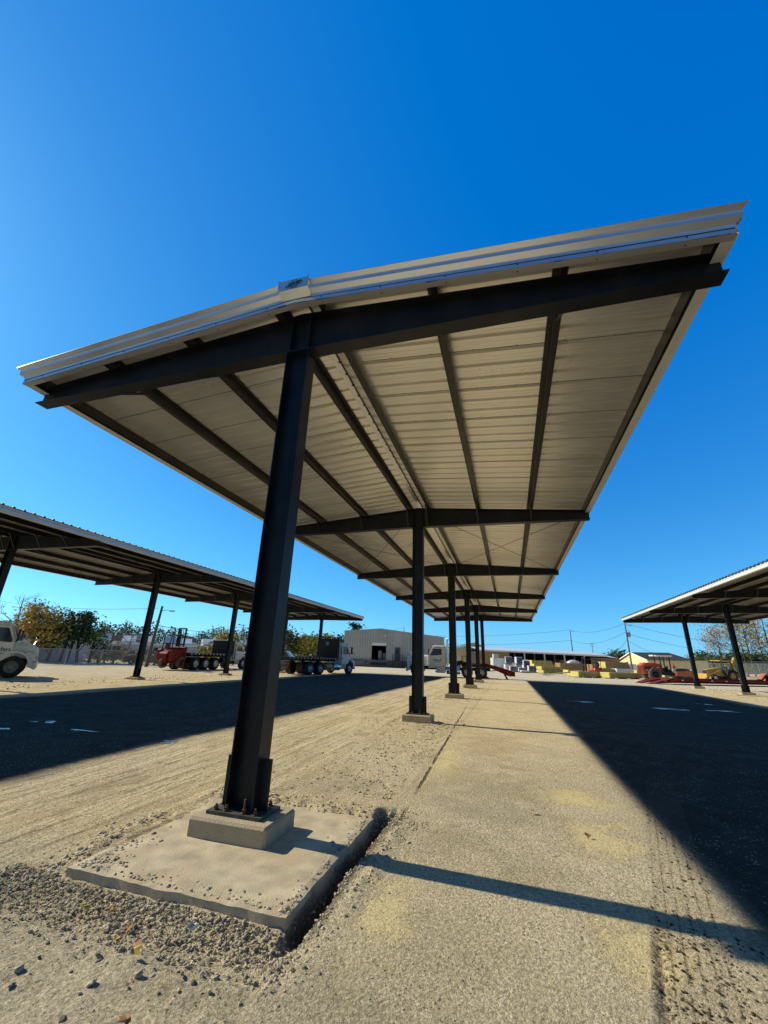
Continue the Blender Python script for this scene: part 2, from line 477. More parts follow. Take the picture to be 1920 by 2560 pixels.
        # bolted lugs showing bright at the tip and beside the column
        # column
        c = MB(); zb = .205; zt = ZB0-.031
        for sx in (-1, 1):
            xb, xt = sx*.135, sx*.150
            v = []
            for x, z in ((xb, zb), (xt, zt)):
                v += [(x-.007, y-.1, z), (x+.007, y-.1, z), (x+.007, y+.1, z), (x-.007, y+.1, z)]
            c.add(v, [(0, 1, 2, 3), (7, 6, 5, 4), (0, 4, 5, 1), (1, 5, 6, 2), (2, 6, 7, 3), (3, 7, 4, 0)])
        c.add([(-.128, y-.005, zb), (.128, y-.005, zb), (.143, y-.005, zt), (-.143, y-.005, zt), (-.128, y+.005, zb), (.128, y+.005, zb), (.143, y+.005, zt), (-.143, y+.005, zt)],
              [(0, 1, 2, 3), (7, 6, 5, 4)])
        co = c.build('column', M['steel'], root)
        for sx in (-1, 1):
            g = MB(); a, b = sorted((sx*.1435, sx*.232))
            g.box(a, y-.008, zb, b, y+.008, zb+.40)
            g.build('gusset', M['steel'], co)
        bp = MB(); bp.box(-.27, y-.17, .180, .27, y+.17, .2045)
        bp_ = bp.build('base_plate', M['plate'], co)
        if k < 3:
            for x in (-.205, -.10, .08, .19):
                for sy in (-1, 1):
                    b = MB(); yy = y+sy*.125
                    b.lathe([(0, .206), (.026, .206), (.026, .211), (0, .211)], (x, yy, 0), 'z', 12)
                    b.lathe([(0, .2115), (.019, .2115), (.019, .235), (0, .235)], (x, yy, 0), 'z', 6, smooth=False)
                    hh = .31 if (x == .08 and sy < 0) else .25
                    b.tube([(x, yy, .234), (x, yy, hh)], .010, 8)
                    b.build('anchor_bolt', M['rust'], co)
    # pedestals
    for k in range(NF):
        y = k*S
        p_ = MB(); p_.bbox(-.37, y-.27, -.12, .39, y+.25, .178, .02)
        p_.build('pedestal', M['concrete'], root)
    # cross bracing rods under the roof in the second bay
    for sx in (-1, 1):
        for kk in (1,):
            ya, yb_ = kk*S+.15, (kk+1)*S-.15
            for a, b in ((ya, yb_), (yb_, ya)):
                rd = MB(); rd.tube([(sx*.2, a, rtop(.2)-.10), (sx*4.45, b, rtop(4.45)-.06)], .008, 6)
                rd.build('brace_rod', M['purlin'], root)
    return root

canopy = make_canopy('steel_canopy', 'nearest black steel canopy overhead with light ribbed roof and a logo plate at its peak')
cL = copy_tree(canopy); cL.location = (-16.935, 3.60, -.06)
cL['label'] = 'left black steel canopy seen from its shaded side above the white truck'
cR = copy_tree(canopy); cR.location = (17.075, 3.893, -.01)
cR['label'] = 'right black steel canopy with bright sunlit white eave above the red trailer'
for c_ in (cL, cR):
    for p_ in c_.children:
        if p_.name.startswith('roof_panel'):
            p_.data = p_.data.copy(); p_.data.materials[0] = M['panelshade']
# ------------------------------------------------------------------ ground
def ground_mat():
    m = bpy.data.materials.new('dusty_yard_ground'); m.use_nodes = True
    nt = m.node_tree; N = nt.nodes; L = nt.links; b = N['Principled BSDF']
    tc = N.new('ShaderNodeTexCoord'); P = tc.outputs['Object']
    sx = N.new('ShaderNodeSeparateXYZ'); L.new(P, sx.inputs[0])
    def noise_(scale, detail=6, rough=.55, vec=P, dist=0):
        n = N.new('ShaderNodeTexNoise'); n.inputs['Scale'].default_value = scale; n.inputs['Detail'].default_value = detail
        n.inputs['Roughness'].default_value = rough; n.inputs['Distortion'].default_value = dist
        L.new(vec, n.inputs['Vector']); return n.outputs['Fac']
    def mth(op, a, bb=None, clamp=False):
        n = N.new('ShaderNodeMath'); n.operation = op; n.use_clamp = clamp
        for i, q in enumerate((a, bb)):
            if q is None: continue
            if isinstance(q, (int, float)): n.inputs[i].default_value = q
            else: L.new(q, n.inputs[i])
        return n.outputs[0]
    def ramp(f, lo, hi, a=0, bb=1):
        n = N.new('ShaderNodeMapRange'); n.interpolation_type = 'SMOOTHSTEP'
        L.new(f, n.inputs[0]); n.inputs[1].default_value = lo; n.inputs[2].default_value = hi
        n.inputs[3].default_value = a; n.inputs[4].default_value = bb; return n.outputs[0]
    def mix(f, a, bb, mode='MIX'):
        n = N.new('ShaderNodeMix'); n.data_type = 'RGBA'; n.blend_type = mode
        if isinstance(f, (int, float)): n.inputs[0].default_value = f
        else: L.new(f, n.inputs[0])
        for i, q in ((6, a), (7, bb)):
            if isinstance(q, tuple): n.inputs[i].default_value = (*q, 1)
            else: L.new(q, n.inputs[i])
        return n.outputs[2]
    big = noise_(.22, 5, .6)
    midn = noise_(1.3, 7, .65)
    fine = noise_(38, 6, .78)
    grain = noise_(110, 3, .7)
    wob = mth('MULTIPLY', mth('SUBTRACT', noise_(.5, 5), .5), 1.0)
    x0 = sx.outputs[0]; y = sx.outputs[1]
    x = mth('ADD', x0, wob)
    def blob(cx, cy, rx, ry):
        dx = mth('DIVIDE', mth('SUBTRACT', x0, cx), rx); dy = mth('DIVIDE', mth('SUBTRACT', y, cy), ry)
        d = mth('SQRT', mth('ADD', mth('MULTIPLY', dx, dx), mth('MULTIPLY', dy, dy)))
        d = mth('ADD', d, mth('MULTIPLY', mth('SUBTRACT', noise_(2.2, 9, .75), .5), 4.2))
        return ramp(d, 1.1, .25)
    dirt = mix(ramp(midn, .3, .7), (.52, .42, .26), (.65, .55, .36))
    dirt = mix(mth('MULTIPLY', ramp(big, .4, .65), .6), dirt, (.59, .52, .39))
    dirt = mix(mth('MULTIPLY', ramp(noise_(2.6, 8, .75), .55, .66), .8), dirt, (.30, .225, .12))
    mps = N.new('ShaderNodeMapping'); mps.inputs['Scale'].default_value = (7.0, .32, 1); mps.inputs['Rotation'].default_value = (0, 0, R(4)); L.new(P, mps.inputs['Vector'])
    stk = noise_(1.0, 6, .7, mps.outputs[0])
    lft = ramp(x0, .2, -.8)
    dirt = mix(mth('MULTIPLY', mth('MULTIPLY', ramp(stk, .52, .60), lft), .75), dirt, (.40, .31, .18))
    dirt = mix(mth('MULTIPLY', mth('MULTIPLY', ramp(stk, .46, .40), lft), .6), dirt, (.74, .63, .42))
    pave = mix(ramp(midn, .35, .7), (.51, .44, .30), (.60, .52, .365))
    pave = mix(mth('MULTIPLY', ramp(noise_(.45, 6, .7), .50, .64), .6), pave, (.47, .41, .29))
    pave = mix(ramp(y, 5, 14), pave, mix(ramp(midn, .3, .7), (.56, .46, .29), (.66, .55, .36)))
    # brown worn patch and pale sand drifts
    pave = mix(mth('MULTIPLY', blob(1.9, 9.2, .7, 2.2), .5), pave, (.44, .32, .19))
    sand = blob(2.95, 6.15, .55, .55)
    for args in ((3.05, 4.95, .38, .55), (3.0, 3.35, .32, .42), (1.25, 7.4, .35, 1.4), (3.75, 2.9, .22, .4), (1.5, 3.2, .25, .7)):
        sand = mth('MAXIMUM', sand, mth('MULTIPLY', blob(*args), .85))
    pave = mix(mth('MULTIPLY', sand, .85), pave, (.66, .55, .285))
    grey_near = mix(ramp(midn, .3, .7), (.49, .43, .31), (.58, .515, .375))
    c = mix(ramp(x0, 1.02, 1.12), dirt, pave)
    near = mth('MULTIPLY', ramp(y, 3.6, 2.2), ramp(x, 2.2, 0.2))
    c = mix(near, c, grey_near)
    # asphalt driving lanes, with the canopies' cast shadow painted into their dark colour
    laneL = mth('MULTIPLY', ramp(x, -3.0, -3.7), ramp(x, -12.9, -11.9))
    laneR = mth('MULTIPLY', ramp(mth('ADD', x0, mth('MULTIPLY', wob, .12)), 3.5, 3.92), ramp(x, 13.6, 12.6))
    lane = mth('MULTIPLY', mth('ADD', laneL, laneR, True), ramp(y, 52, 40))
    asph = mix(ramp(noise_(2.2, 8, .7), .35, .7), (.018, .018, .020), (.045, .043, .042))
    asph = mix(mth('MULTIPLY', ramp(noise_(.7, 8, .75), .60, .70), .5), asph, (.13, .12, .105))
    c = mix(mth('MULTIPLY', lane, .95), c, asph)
    # far yard
    yard = mix(ramp(big, .3, .7), (.56, .475, .325), (.67, .57, .39))
    c = mix(ramp(y, 40, 46), c, yard)
    # trench shade painted into the soil colour
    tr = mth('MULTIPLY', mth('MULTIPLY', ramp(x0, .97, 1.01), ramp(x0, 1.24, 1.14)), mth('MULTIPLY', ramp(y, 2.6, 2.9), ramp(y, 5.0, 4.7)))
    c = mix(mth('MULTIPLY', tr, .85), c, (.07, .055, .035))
    # crack along the edge of the pavement
    cx_ = mth('ADD', x0, mth('ADD', mth('MULTIPLY', y, .037), mth('MULTIPLY', mth('SUBTRACT', noise_(6, 5), .5), .06)))
    ck = mth('MULTIPLY', ramp(mth('ABSOLUTE', mth('SUBTRACT', cx_, 1.405)), .030, .012), mth('MULTIPLY', ramp(y, 4.3, 4.7), ramp(y, 19, 11)))
    ck = mth('MULTIPLY', ck, ramp(noise_(1.4, 4), .34, .46))
    c = mix(mth('MULTIPLY', ck, .8), c, (.05, .04, .025))
    # packed, damp and smoother patches; dark wheel ruts left of the columns
    pk = mth('MULTIPLY', ramp(noise_(.75, 7, .72, P, .6), .53, .64), ramp(y, 30, 12))
    c = mix(mth('MULTIPLY', pk, .55), c, mix(1.0, c, (.66, .64, .60), 'MULTIPLY'))
    soil = mth('MAXIMUM', blob(2.05, 5.9, .9, 1.6), mth('MAXIMUM', blob(.25, 5.6, .8, .8), mth('MAXIMUM', blob(1.6, 2.2, 1.2, .5), blob(-1.3, 2.5, .9, .7))))
    c = mix(mth('MULTIPLY', soil, .38), c, (.27, .235, .175))
    for xc, ang, wd in ((-1.64, .0, .022), (-1.83, .01, .03), (-2.28, .09, .03), (-2.75, .07, .025), (-1.28, -.02, .018), (-3.1, .05, .03)):
        lx = mth('ADD', mth('SUBTRACT', x0, xc), mth('ADD', mth('MULTIPLY', mth('SUBTRACT', y, 4.5), ang), mth('MULTIPLY', mth('SUBTRACT', noise_(.8, 5, .6), .5), .22)))
        ln = mth('MULTIPLY', ramp(mth('ABSOLUTE', lx), wd, wd*.3), mth('MULTIPLY', ramp(noise_(1.3, 6, .75), .44, .54), mth('MULTIPLY', ramp(y, 13, 8), ramp(y, 2.4, 3.1))))
        c = mix(mth('MULTIPLY', ln, .62), c, (.17, .135, .085))
    # grit
    vo = N.new('ShaderNodeTexVoronoi'); vo.inputs['Scale'].default_value = 46; L.new(P, vo.inputs['Vector'])
    vo2 = N.new('ShaderNodeTexVoronoi'); vo2.inputs['Scale'].default_value = 95; L.new(P, vo2.inputs['Vector'])
    sc1 = N.new('ShaderNodeSeparateColor'); L.new(vo.outputs['Color'], sc1.inputs[0])
    sc2 = N.new('ShaderNodeSeparateColor'); L.new(vo2.outputs['Color'], sc2.inputs[0])
    notsand = mth('SUBTRACT', 1.0, mth('MULTIPLY', sand, .7))
    grit = mix(ramp(fine, .30, .70), (.72, .70, .67), (1.66, 1.66, 1.66))
    c = mix(mth('MULTIPLY', notsand, 1.0), c, mix(1.0, c, grit, 'MULTIPLY'))
    g2 = mix(sc2.outputs[0], (.74, .73, .71), (1.3, 1.3, 1.3)); c = mix(.55, c, mix(1.0, c, g2, 'MULTIPLY'))
    peb = mth('MULTIPLY', mth('MULTIPLY', ramp(vo.outputs['Distance'], .42, .30), mth('GREATER_THAN', sc1.outputs[0], .86)), ramp(noise_(1.1, 5, .7), .38, .58))
    c = mix(mth('MULTIPLY', peb, .75), c, (.82, .76, .60))
    dkp = mth('MULTIPLY', mth('MULTIPLY', ramp(vo.outputs['Distance'], .40, .28), mth('LESS_THAN', sc1.outputs[0], .10)), ramp(noise_(1.7, 5, .7), .40, .60))
    c = mix(mth('MULTIPLY', dkp, .8), c, (.10, .08, .055))
    dk = mth('MULTIPLY', ramp(noise_(17, 6, .8), .60, .70), .5)
    c = mix(dk, c, mix(.6, c, (.16, .125, .075)))
    # dark broken ribs of the tyre track on the right
    tx = mth('SUBTRACT', mth('SUBTRACT', x0, 3.12), mth('MULTIPLY', mth('SUBTRACT', y, 2.8), .25))
    rib = ramp(mth('SINE', mth('MULTIPLY', tx, 95.0)), .75, .95)
    tmask = mth('MULTIPLY', ramp(mth('ABSOLUTE', tx), .19, .17), ramp(y, 7.6, 6.2))
    brk = ramp(noise_(24, 6, .8), .47, .56)
    c = mix(mth('MULTIPLY', mth('MULTIPLY', rib, tmask), mth('MULTIPLY', brk, .85)), c, (.085, .065, .04))
    c = mix(mth('MULTIPLY', tmask, .15), c, (.36, .28, .18))
    rut = mth('MULTIPLY', ramp(mth('ABSOLUTE', mth('ADD', tx, .17)), .06, .03), mth('MULTIPLY', ramp(y, 3.75, 3.4), ramp(noise_(20, 6, .85), .47, .54)))
    c = mix(mth('MULTIPLY', rut, .75), c, (.05, .04, .028))
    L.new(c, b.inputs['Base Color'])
    b.inputs['Roughness'].default_value = .97; b.inputs['Specular IOR Level'].default_value = .12
    # relief: grit, clods and tyre tracks
    def track(xc, width, freq, ang):
        xs_ = mth('ADD', mth('ADD', x0, mth('MULTIPLY', y, ang)), mth('MULTIPLY', mth('SUBTRACT', noise_(.6, 3), .5), .5)); xs_ = mth('ADD', xs_, -xc)
        msk = mth('MULTIPLY', ramp(xs_, -width, -width*.9), ramp(xs_, width, width*.9))
        rb = mth('SINE', mth('MULTIPLY', xs_, freq)); lug = mth('SINE', mth('MULTIPLY', y, 58))
        return mth('MULTIPLY', msk, mth('MULTIPLY', mth('ADD', rb, mth('MULTIPLY', lug, .5)), ramp(noise_(1.5, 5, .7), .42, .58)))
    coarse = mth('SUBTRACT', 1.12, ramp(x0, 1.02, 1.12))     # dirt strip is rougher than the pavement
    h = mth('MULTIPLY', fine, 1.5)
    h = mth('ADD', h, mth('MULTIPLY', grain, .8))
    h = mth('ADD', h, mth('MULTIPLY', mth('MULTIPLY', mth('SUBTRACT', .5, vo.outputs['Distance']), sc1.outputs[1]), .9))
    h = mth('ADD', h, mth('MULTIPLY', mth('MULTIPLY', mth('SUBTRACT', .5, vo2.outputs['Distance']), sc2.outputs[1]), .6))
    h = mth('ADD', h, mth('MULTIPLY', noise_(9, 8, .8), mth('ADD', .5, mth('MULTIPLY', coarse, 1.6))))
    h = mth('ADD', h, mth('MULTIPLY', mth('MULTIPLY', stk, lft), 3.0))
    for args in ((-1.35, .22, 75, .05), (-2.3, .2, 60, .05), (-3.0, .2, 75, .03), (-1.75, .1, 60, .14)):
        h = mth('ADD', h, mth('MULTIPLY', track(*args), .40))
    h = mth('SUBTRACT', h, mth('MULTIPLY', ck, 2.0))
    h = mth('MULTIPLY', h, notsand)
    bp = N.new('ShaderNodeBump'); bp.inputs['Strength'].default_value = .9; bp.inputs['Distance'].default_value = .015
    L.new(h, bp.inputs['Height']); L.new(bp.outputs[0], b.inputs['Normal'])
    return m
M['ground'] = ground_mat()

def track_x(y): return 3.12 + (y-2.8)*.25     # tyre track crossing the pavement
def ground_h(x, y):
    h = 0.0
    d = math.hypot(x-1, y-3)
    if d > 60: return 0.0
    fade = max(0, 1 - d/60)
    n1 = noise.noise(Vector((x*.35, y*.35, 1.3)))
    h += .035*n1*min(1, d/6)*fade
    if -8 < x < 9 and 0 < y < 16:
        n2 = noise.noise(Vector((x*3.1, y*3.1, 4.1)))
        rough = max(0, min(1, (1.15-x)*3)) * max(0, min(1, (x+4)))
        h += .010*n2*(.25+rough)
        n3 = noise.noise(Vector((x*11, y*11, 2.1)))
        h += .006*n3*(.10+.9*rough)
        gz = max(0, 1-abs(y-2.35)/.7)*max(0, min(1, (1.4-x)/.3))*max(0, min(1, (x+1.5)/.3))
        if gz > 0: h += gz*(.012*noise.noise(Vector((x*17, y*17, 8.1)))+.009*noise.noise(Vector((x*38, y*38, 5.5))))
        # step from the pavement edge down to the dirt
        # dirt lapping over the slab at its left and back
        if -1.9 < x < 1.1 and 2.9 < y < 5.6:
            lap = max(max(0, 1-abs(x+.86+.10*n1)/.26) if y < 4.6 else 0, max(0, 1-abs(y-4.72+.1*n2)/.30) if x > -1.0 else 0)*max(0, min(1, (y-2.9)/.4))
            h += .050*min(1, lap*1.5)*(1+.35*n3)
        # trench beside the slab
        e = max(0, 1 - abs(x-1.06+.04*n2)/.085); q = max(0, min(1, (y-2.6)/.35))*max(0, min(1, (5.0-y)/.45))
        h -= .15*min(1, e*1.5)*q
        # spoil heaped beside it and dug ground in front of the slab
        e2 = max(0, 1 - abs(x-1.27)/.11)*max(0, min(1, (y-2.9)/.4))*max(0, min(1, (4.7-y)/.4))
        h += .02*e2*(1+n3)
        e3 = max(0, 1 - abs(y-2.62)/.30)*max(0, min(1, (1.25-x)/.3))*max(0, min(1, (x+1.1)/.3))
        h -= .055*min(1, e3*1.4)
        # sunk tyre track on the right
        tx = x - track_x(y)
        if abs(tx) < .2 and y < 7.5:
            wgt = max(0, min(1, (7.5-y)/2))
            rib = math.cos(tx*2*math.pi/.066)
            lug = math.sin(y*2*math.pi/.075 + (1 if tx > 0 else 0)*2)
            lug = math.sin(y*2*math.pi/.09 + 3*noise.noise(Vector((x*2, y*2, 9))) + (2 if tx > 0 else 0)); brk = max(0, min(1, .55+1.6*noise.noise(Vector((x*4, y*4, 6)))))
            h += wgt*(-.005 + .008*rib*(.5+.5*lug)*brk)*min(1, (.2-abs(tx))*15)
            h += wgt*.004*n3
            if abs(tx+.17) < .05 and y < 3.6: h -= .022*(1-abs(tx+.17)/.05)*max(0, min(1, (3.7-y)/.5))*(.6+.8*abs(n2))
    return h

def axis(lo, hi, dense_lo, dense_hi, step, g=1.18):
    a = []
    x = dense_lo
    while x <= dense_hi: a.append(x); x += step
    s = step; x = dense_hi
    while x < hi: s *= g; x += s; a.append(min(x, hi))
    s = step; x = dense_lo
    while x > lo: s *= g; x -= s; a.insert(0, max(x, lo))
    return a
gx = axis(-3000, 3000, -3.2, 5.2, .022); gy = axis(-800, 4000, 1.6, 8.0, .024, 1.07)
vs = [(x, y, ground_h(x, y)) for y in gy for x in gx]
nx = len(gx)
fs = [(j*nx+i, j*nx+i+1, (j+1)*nx+i+1, (j+1)*nx+i) for j in range(len(gy)-1) for i in range(nx-1)]
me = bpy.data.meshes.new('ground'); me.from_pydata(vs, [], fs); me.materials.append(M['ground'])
me.polygons.foreach_set('use_smooth', [True]*len(fs)); me.update()
g = bpy.data.objects.new('ground', me); col.objects.link(g); tag(g, kind='structure')
print('ground verts', len(vs))

# footing slabs
def slab(x0, y0, x1, y1, zt, label):
    mb = MB(); nx_, ny_ = 34, 34; vs = []; fs = []
    for j in range(ny_+1):
        for i in range(nx_+1):
            x = x0+(x1-x0)*i/nx_; y = y0+(y1-y0)*j/ny_
            ed = min(i, j, nx_-i, ny_-j)
            z = zt + .004*noise.noise(Vector((x*4, y*4, 0))) - (.012 if ed == 0 else 0)*(.6+.8*abs(noise.noise(Vector((x*9, y*9, 3)))))
            jx = .012*noise.noise(Vector((y*6, 1, x*3))) if i in (0, nx_) else 0
            jy = .010*noise.noise(Vector((x*6, 5, y*3))) if j in (0, ny_) else 0
            vs.append((x+jx, y+jy, z))
    for j in range(ny_):
        for i in range(nx_): fs.append((j*(nx_+1)+i, j*(nx_+1)+i+1, (j+1)*(nx_+1)+i+1, (j+1)*(nx_+1)+i))
    ring = list(range(nx_+1)) + [(j+1)*(nx_+1)+nx_ for j in range(ny_)] + [ny_*(nx_+1)+nx_-1-i for i in range(nx_)] + [(ny_-1-j)*(nx_+1) for j in range(ny_-1)]
    b = len(vs)
    for k in ring: vs.append((vs[k][0], vs[k][1], -.25))
    n = len(ring)
    for k in range(n): fs.append((ring[k], b+k, b+(k+1) % n, ring[(k+1) % n]))
    mb.add(vs, fs)
    o = mb.build('footing_slab', M['slab'], fix=True)
    return tag(o, label, 'slab')
slab(-.76, 2.83, .985, 4.56, .035, 'square concrete footing slab in the foreground under the nearest column')
slab(-1.0, 41.0, 1.2, 43.0, .05, 'far pale footing slab under the last column of the middle canopy')
slab(16.0, 33.3, 18.1, 35.2, .04, 'pale footing slab under the far column of the right canopy')

# puddles in the shaded lanes
M['puddle'] = mat('puddle_water', (.10, .10, .095), .16, var=.3, spec=.6)
def puddle(cx, cy, rx, ry, seed):
    r_ = random.Random(seed); mb = MB(); zmax = -9
    for q in range(r_.randint(3, 6)):
        ox = cx+r_.uniform(-1, 1)*rx; oy = cy+r_.uniform(-1, 1)*ry
        ax = rx*r_.uniform(.15, .55); ay = ry*r_.uniform(.2, .55); n = 36; ph = [r_.uniform(0, 6.28) for _ in range(5)]
        vs = [(ox, oy)]
        for k in range(n):
            a = 2*math.pi*k/n
            w_ = 1 + .3*math.sin(2*a+ph[0]) + .22*math.sin(3*a+ph[1]) + .2*math.sin(5*a+ph[2]) + .15*math.sin(9*a+ph[3]) + .1*math.sin(14*a+ph[4])
            vs.append((ox+ax*w_*math.cos(a), oy+ay*w_*math.sin(a)))
        z = max(ground_h(x, y) for x, y in vs)+.003+q*.0015
        mb.add([(x, y, z) for x, y in vs], [(0, k+1, (k+1) % n+1) for k in range(n)])
    o = mb.build('puddle', M['puddle'], fix=False)
    return tag(o, kind='structure')
# ------------------------------------------------------------------ placing helpers
YAW = R(16.9)
FH = Vector((-math.sin(YAW), math.cos(YAW), 0))
CAMP = Vector((2.37462, 0, 1.50975))
def at(px, py, D):
    """point at forward distance D seen at photo position (px, py)"""
    d = fw*1013.7948 + rt*(px-960) - up*(py-1280)
    return CAMP + d*(D/(d.dot(FH)))
def gat(px, D):
    p = at(px, 1650, D); return Vector((p.x, p.y, 0))

def loft(mb, secs, m=0, smooth=False, cap=True):
    """secs: list of equal-length point rings"""
    n = len(secs[0]); vs = [p for s_ in secs for p in s_]; fs = []
    for i in range(len(secs)-1):
        for k in range(n):
            j = (k+1) % n
            fs.append((i*n+k, i*n+j, i*n+n+j, i*n+n+k))
    mb.add(vs, fs, m, smooth)
    if cap:
        mb.add(secs[0], [tuple(range(n-1, -1, -1))], m); mb.add(secs[-1], [tuple(range(n))], m)
    return mb

def rsec(x, w, z0, z1, r=.12, wt=None):
    """rounded-top section across y at x"""
    wt = w if wt is None else wt
    return [(x, -w/2, z0), (x, w/2, z0), (x, w/2*.5+wt/2*.5, (z0+z1)/2), (x, wt/2, z1-r), (x, wt/2-r*.35, z1-r*.3), (x, wt/2-r, z1),
            (x, -wt/2+r, z1), (x, -wt/2+r*.35, z1-r*.3), (x, -wt/2, z1-r), (x, -(w/2*.5+wt/2*.5), (z0+z1)/2)]

def wheel(parent, x, y, r=.52, w=.28, tm='tyre', rm='alu', side=1, rim=.56, name='wheel', dish=.06):
    """side +1: outer face towards +y"""
    t = MB(); h = w/2
    t.lathe([(r*.55, -h), (r*.93, -h), (r*.985, -h*.75), (r, -h*.35), (r, h*.35), (r*.985, h*.75), (r*.93, h), (r*.55, h)], (x, y, r), 'y', 28)
    for k in range(28):
        a = 2*math.pi*k/28
        cx_, cz_ = x+math.cos(a)*r*.99, r+math.sin(a)*r*.99
        t.bar((cx_, y-h*.8, cz_), (cx_, y+h*.8, cz_), r*.10, r*.045, up=(math.cos(a), 0, math.sin(a)))
    wo = t.build(name, M[tm], parent)
    k = MB(); o = side*h
    k.lathe([(r*rim, o*.98), (r*rim*.92, o*.9), (r*rim*.85, o*.5), (r*.30, o*(.5-dish*4)), (r*.26, o*.75), (r*.12, o*.95), (0, o*.95)], (x, y, r), 'y', 24)
    for q in range(8):
        a = 2*math.pi*q/8
        k.lathe([(.02, 0), (.02, side*.03), (0, side*.03)], (x+math.cos(a)*r*.37, y+o*.35, r+math.sin(a)*r*.37), 'y', 6)
    k.build('rim', M[rm], wo)
    return wo

def conv_truck(root, cabm='white', hood_len=1.25, cab_len=1.55, roof=2.72, hood_z=1.75, wid=2.2, nose_z=1.5, hm=None, round_nose=True, rmat='alu', stacks=False, text=None, axle=0.0, ws=-.05):
    """conventional cab; x=0 at the front axle, nose towards +x"""
    hm = hm or cabm
    xc = axle + ws               # windscreen base
    nose = axle + .92
    h = MB(); hw = wid*.62
    loft(h, [rsec(xc, hw+.35, .95, hood_z, .16, hw+.1), rsec(xc+(nose-xc)*.45, hw+.2, .95, hood_z-.06+.02*stacks, .18, hw-.02), rsec(nose-.28, hw+.05, .92, nose_z+.03, .2, hw-.12), rsec(nose-.06, hw, .85, nose_z-.16, .2, hw-.2), rsec(nose, hw-.06, .85, nose_z-.34, .16, hw-.25)], 0)
    ho = h.build('hood', M[hm], root, bevel=.02)
    gr = MB(); gr.bbox(nose-.02, -.42, .72, nose+.035, .42, nose_z-.38, .03)
    for q in range(6): gr.box(nose+.03, -.38, .78+q*.07, nose+.045, .38, .80+q*.07, 1)
    gr.build('grille', [M['chrome'], M['black']], ho)
    # fenders: arch strips over the front wheels
    for s in (-1, 1):
        f = MB(); n = 14; ring0 = []; 
        y0, y1 = s*(wid/2-.42), s*(wid/2+.03)
        pts = []
        for k in range(n+1):
            a = math.pi*(1.06 - 1.10*k/n)
            pts.append((axle+.63*math.cos(a), .60+.63*math.sin(a), .73+0*k, a))
        ro = [(axle+.74*math.cos(p[3])*(1.05 if p[3] < 1.2 else 1), .60+.72*math.sin(p[3])) for p in pts]
        vs = []; fs = []
        for (xi, zi, _, a), (xo, zo) in zip(pts, ro):
            vs += [(xi, y0, zi), (xi, y1, zi), (xo, y1, zo), (xo, y0, zo)]
        for k in range(n):
            for q in range(4):
                fs.append((k*4+q, k*4+(q+1) % 4, k*4+4+(q+1) % 4, k*4+4+q))
        fs += [(0, 1, 2, 3), (n*4+3, n*4+2, n*4+1, n*4)]
        f.add(vs, fs)
        # side skirt joining fender to hood and nose
        f.prism([(axle+.50, 1.0), (nose-.05, .82), (nose-.02, nose_z-.45), (axle+.42, 1.30)], min(y0, y1-s*.06), max(y0, y1-s*.06))
        f.build('fender', M[hm], root, bevel=.015)
        hl = MB(); hl.bbox(nose-.11, s*(wid/2-.36)-.15, .90, nose+.0, s*(wid/2-.36)+.15, 1.12, .04)
        hl.build('headlight', M['glasslight'], root)
    b = MB(); b.bbox(nose-.10, -wid/2+.02, .42, nose+.10, wid/2-.02, .80, .05)
    for s in (-1, 1): b.prism([(nose-.34, .62), (nose-.101, .46), (nose-.101, .98), (nose-.2, 1.02)], min(s*(wid/2-.3), s*(wid/2-.01)), max(s*(wid/2-.3), s*(wid/2-.01)))
    b.build('bumper', M['chrome'] if stacks else M[cabm], root)
    # cab shell
    xb = xc - cab_len
    cab_prof = [(xb, .78), (xc+.02, .78), (xc+.04, hood_z-.02), (xc-.36, roof-.16), (xc-.50, roof-.04), (xc-.75, roof), (xb+.12, roof), (xb, roof-.10)]
    cb = MB()
    loft(cb, [[(x, -wid/2+.10, z) for x, z in [(cx+(.0), cz) for cx, cz in cab_prof]], [(x, -wid/2, min(z, roof-.14)) for x, z in cab_prof], [(x, wid/2, min(z, roof-.14)) for x, z in cab_prof], [(x, wid/2-.10, z) for x, z in cab_prof]])
    cb_ = cb.build('cab', M[cabm], root, bevel=.03)
    # windscreen lies on the raked front
    ws = MB()
    ax, az, bx_, bz = xc+.035, hood_z+.06, xc-.33, roof-.22
    nx_, nz_ = (bz-az), -(bx_-ax); l_ = math.hypot(nx_, nz_); nx_, nz_ = nx_/l_*.012, nz_/l_*.012
    for s0, s1 in ((-wid/2+.16, -.02), (.02, wid/2-.16)):
        ws.add([(ax+nx_, s0, az+nz_), (ax+nx_, s1, az+nz_), (bx_+nx_, s1, bz+nz_), (bx_+nx_, s0, bz+nz_)], [(0, 1, 2, 3)])
    ws.build('windscreen', M['glasslight'], root)
    for s in (-1, 1):
        d = MB(); y = s*(wid/2+.004); dx0, dx1 = xb+.28, xc-.12
        poly = [(dx0, .86), (dx1, .86), (dx1+.02, hood_z-.0), (dx1-.30, roof-.24), (dx0, roof-.24)]
        d.prism(poly, min(y, y+s*.012), max(y, y+s*.012))
        do = d.build('door', M[cabm], root, bevel=.012)
        wn_ = MB(); y2 = s*(wid/2+.018)
        wn_.prism([(dx0+.10, hood_z+.03), (dx1-.12, hood_z-.06), (dx1-.08, hood_z+.04), (dx1-.38, roof-.33), (dx0+.10, roof-.33)], min(y2, y2+s*.006), max(y2, y2+s*.006))
        wn_.build('window', M['glass'], do)
        hd = MB(); hd.cbox((dx0+.16, y2+s*.02, hood_z-.36), (.16, .04, .05)); hd.build('handle', M['black'], do)
        mr = MB(); ym = s*(wid/2+.22)
        mr.bar((dx1+.02, s*wid/2, hood_z-.02), (dx1+.10, ym, hood_z+.06), .03, .03); mr.bar((dx1-.02, s*wid/2, roof-.36), (dx1+.10, ym, roof-.42), .03, .03)
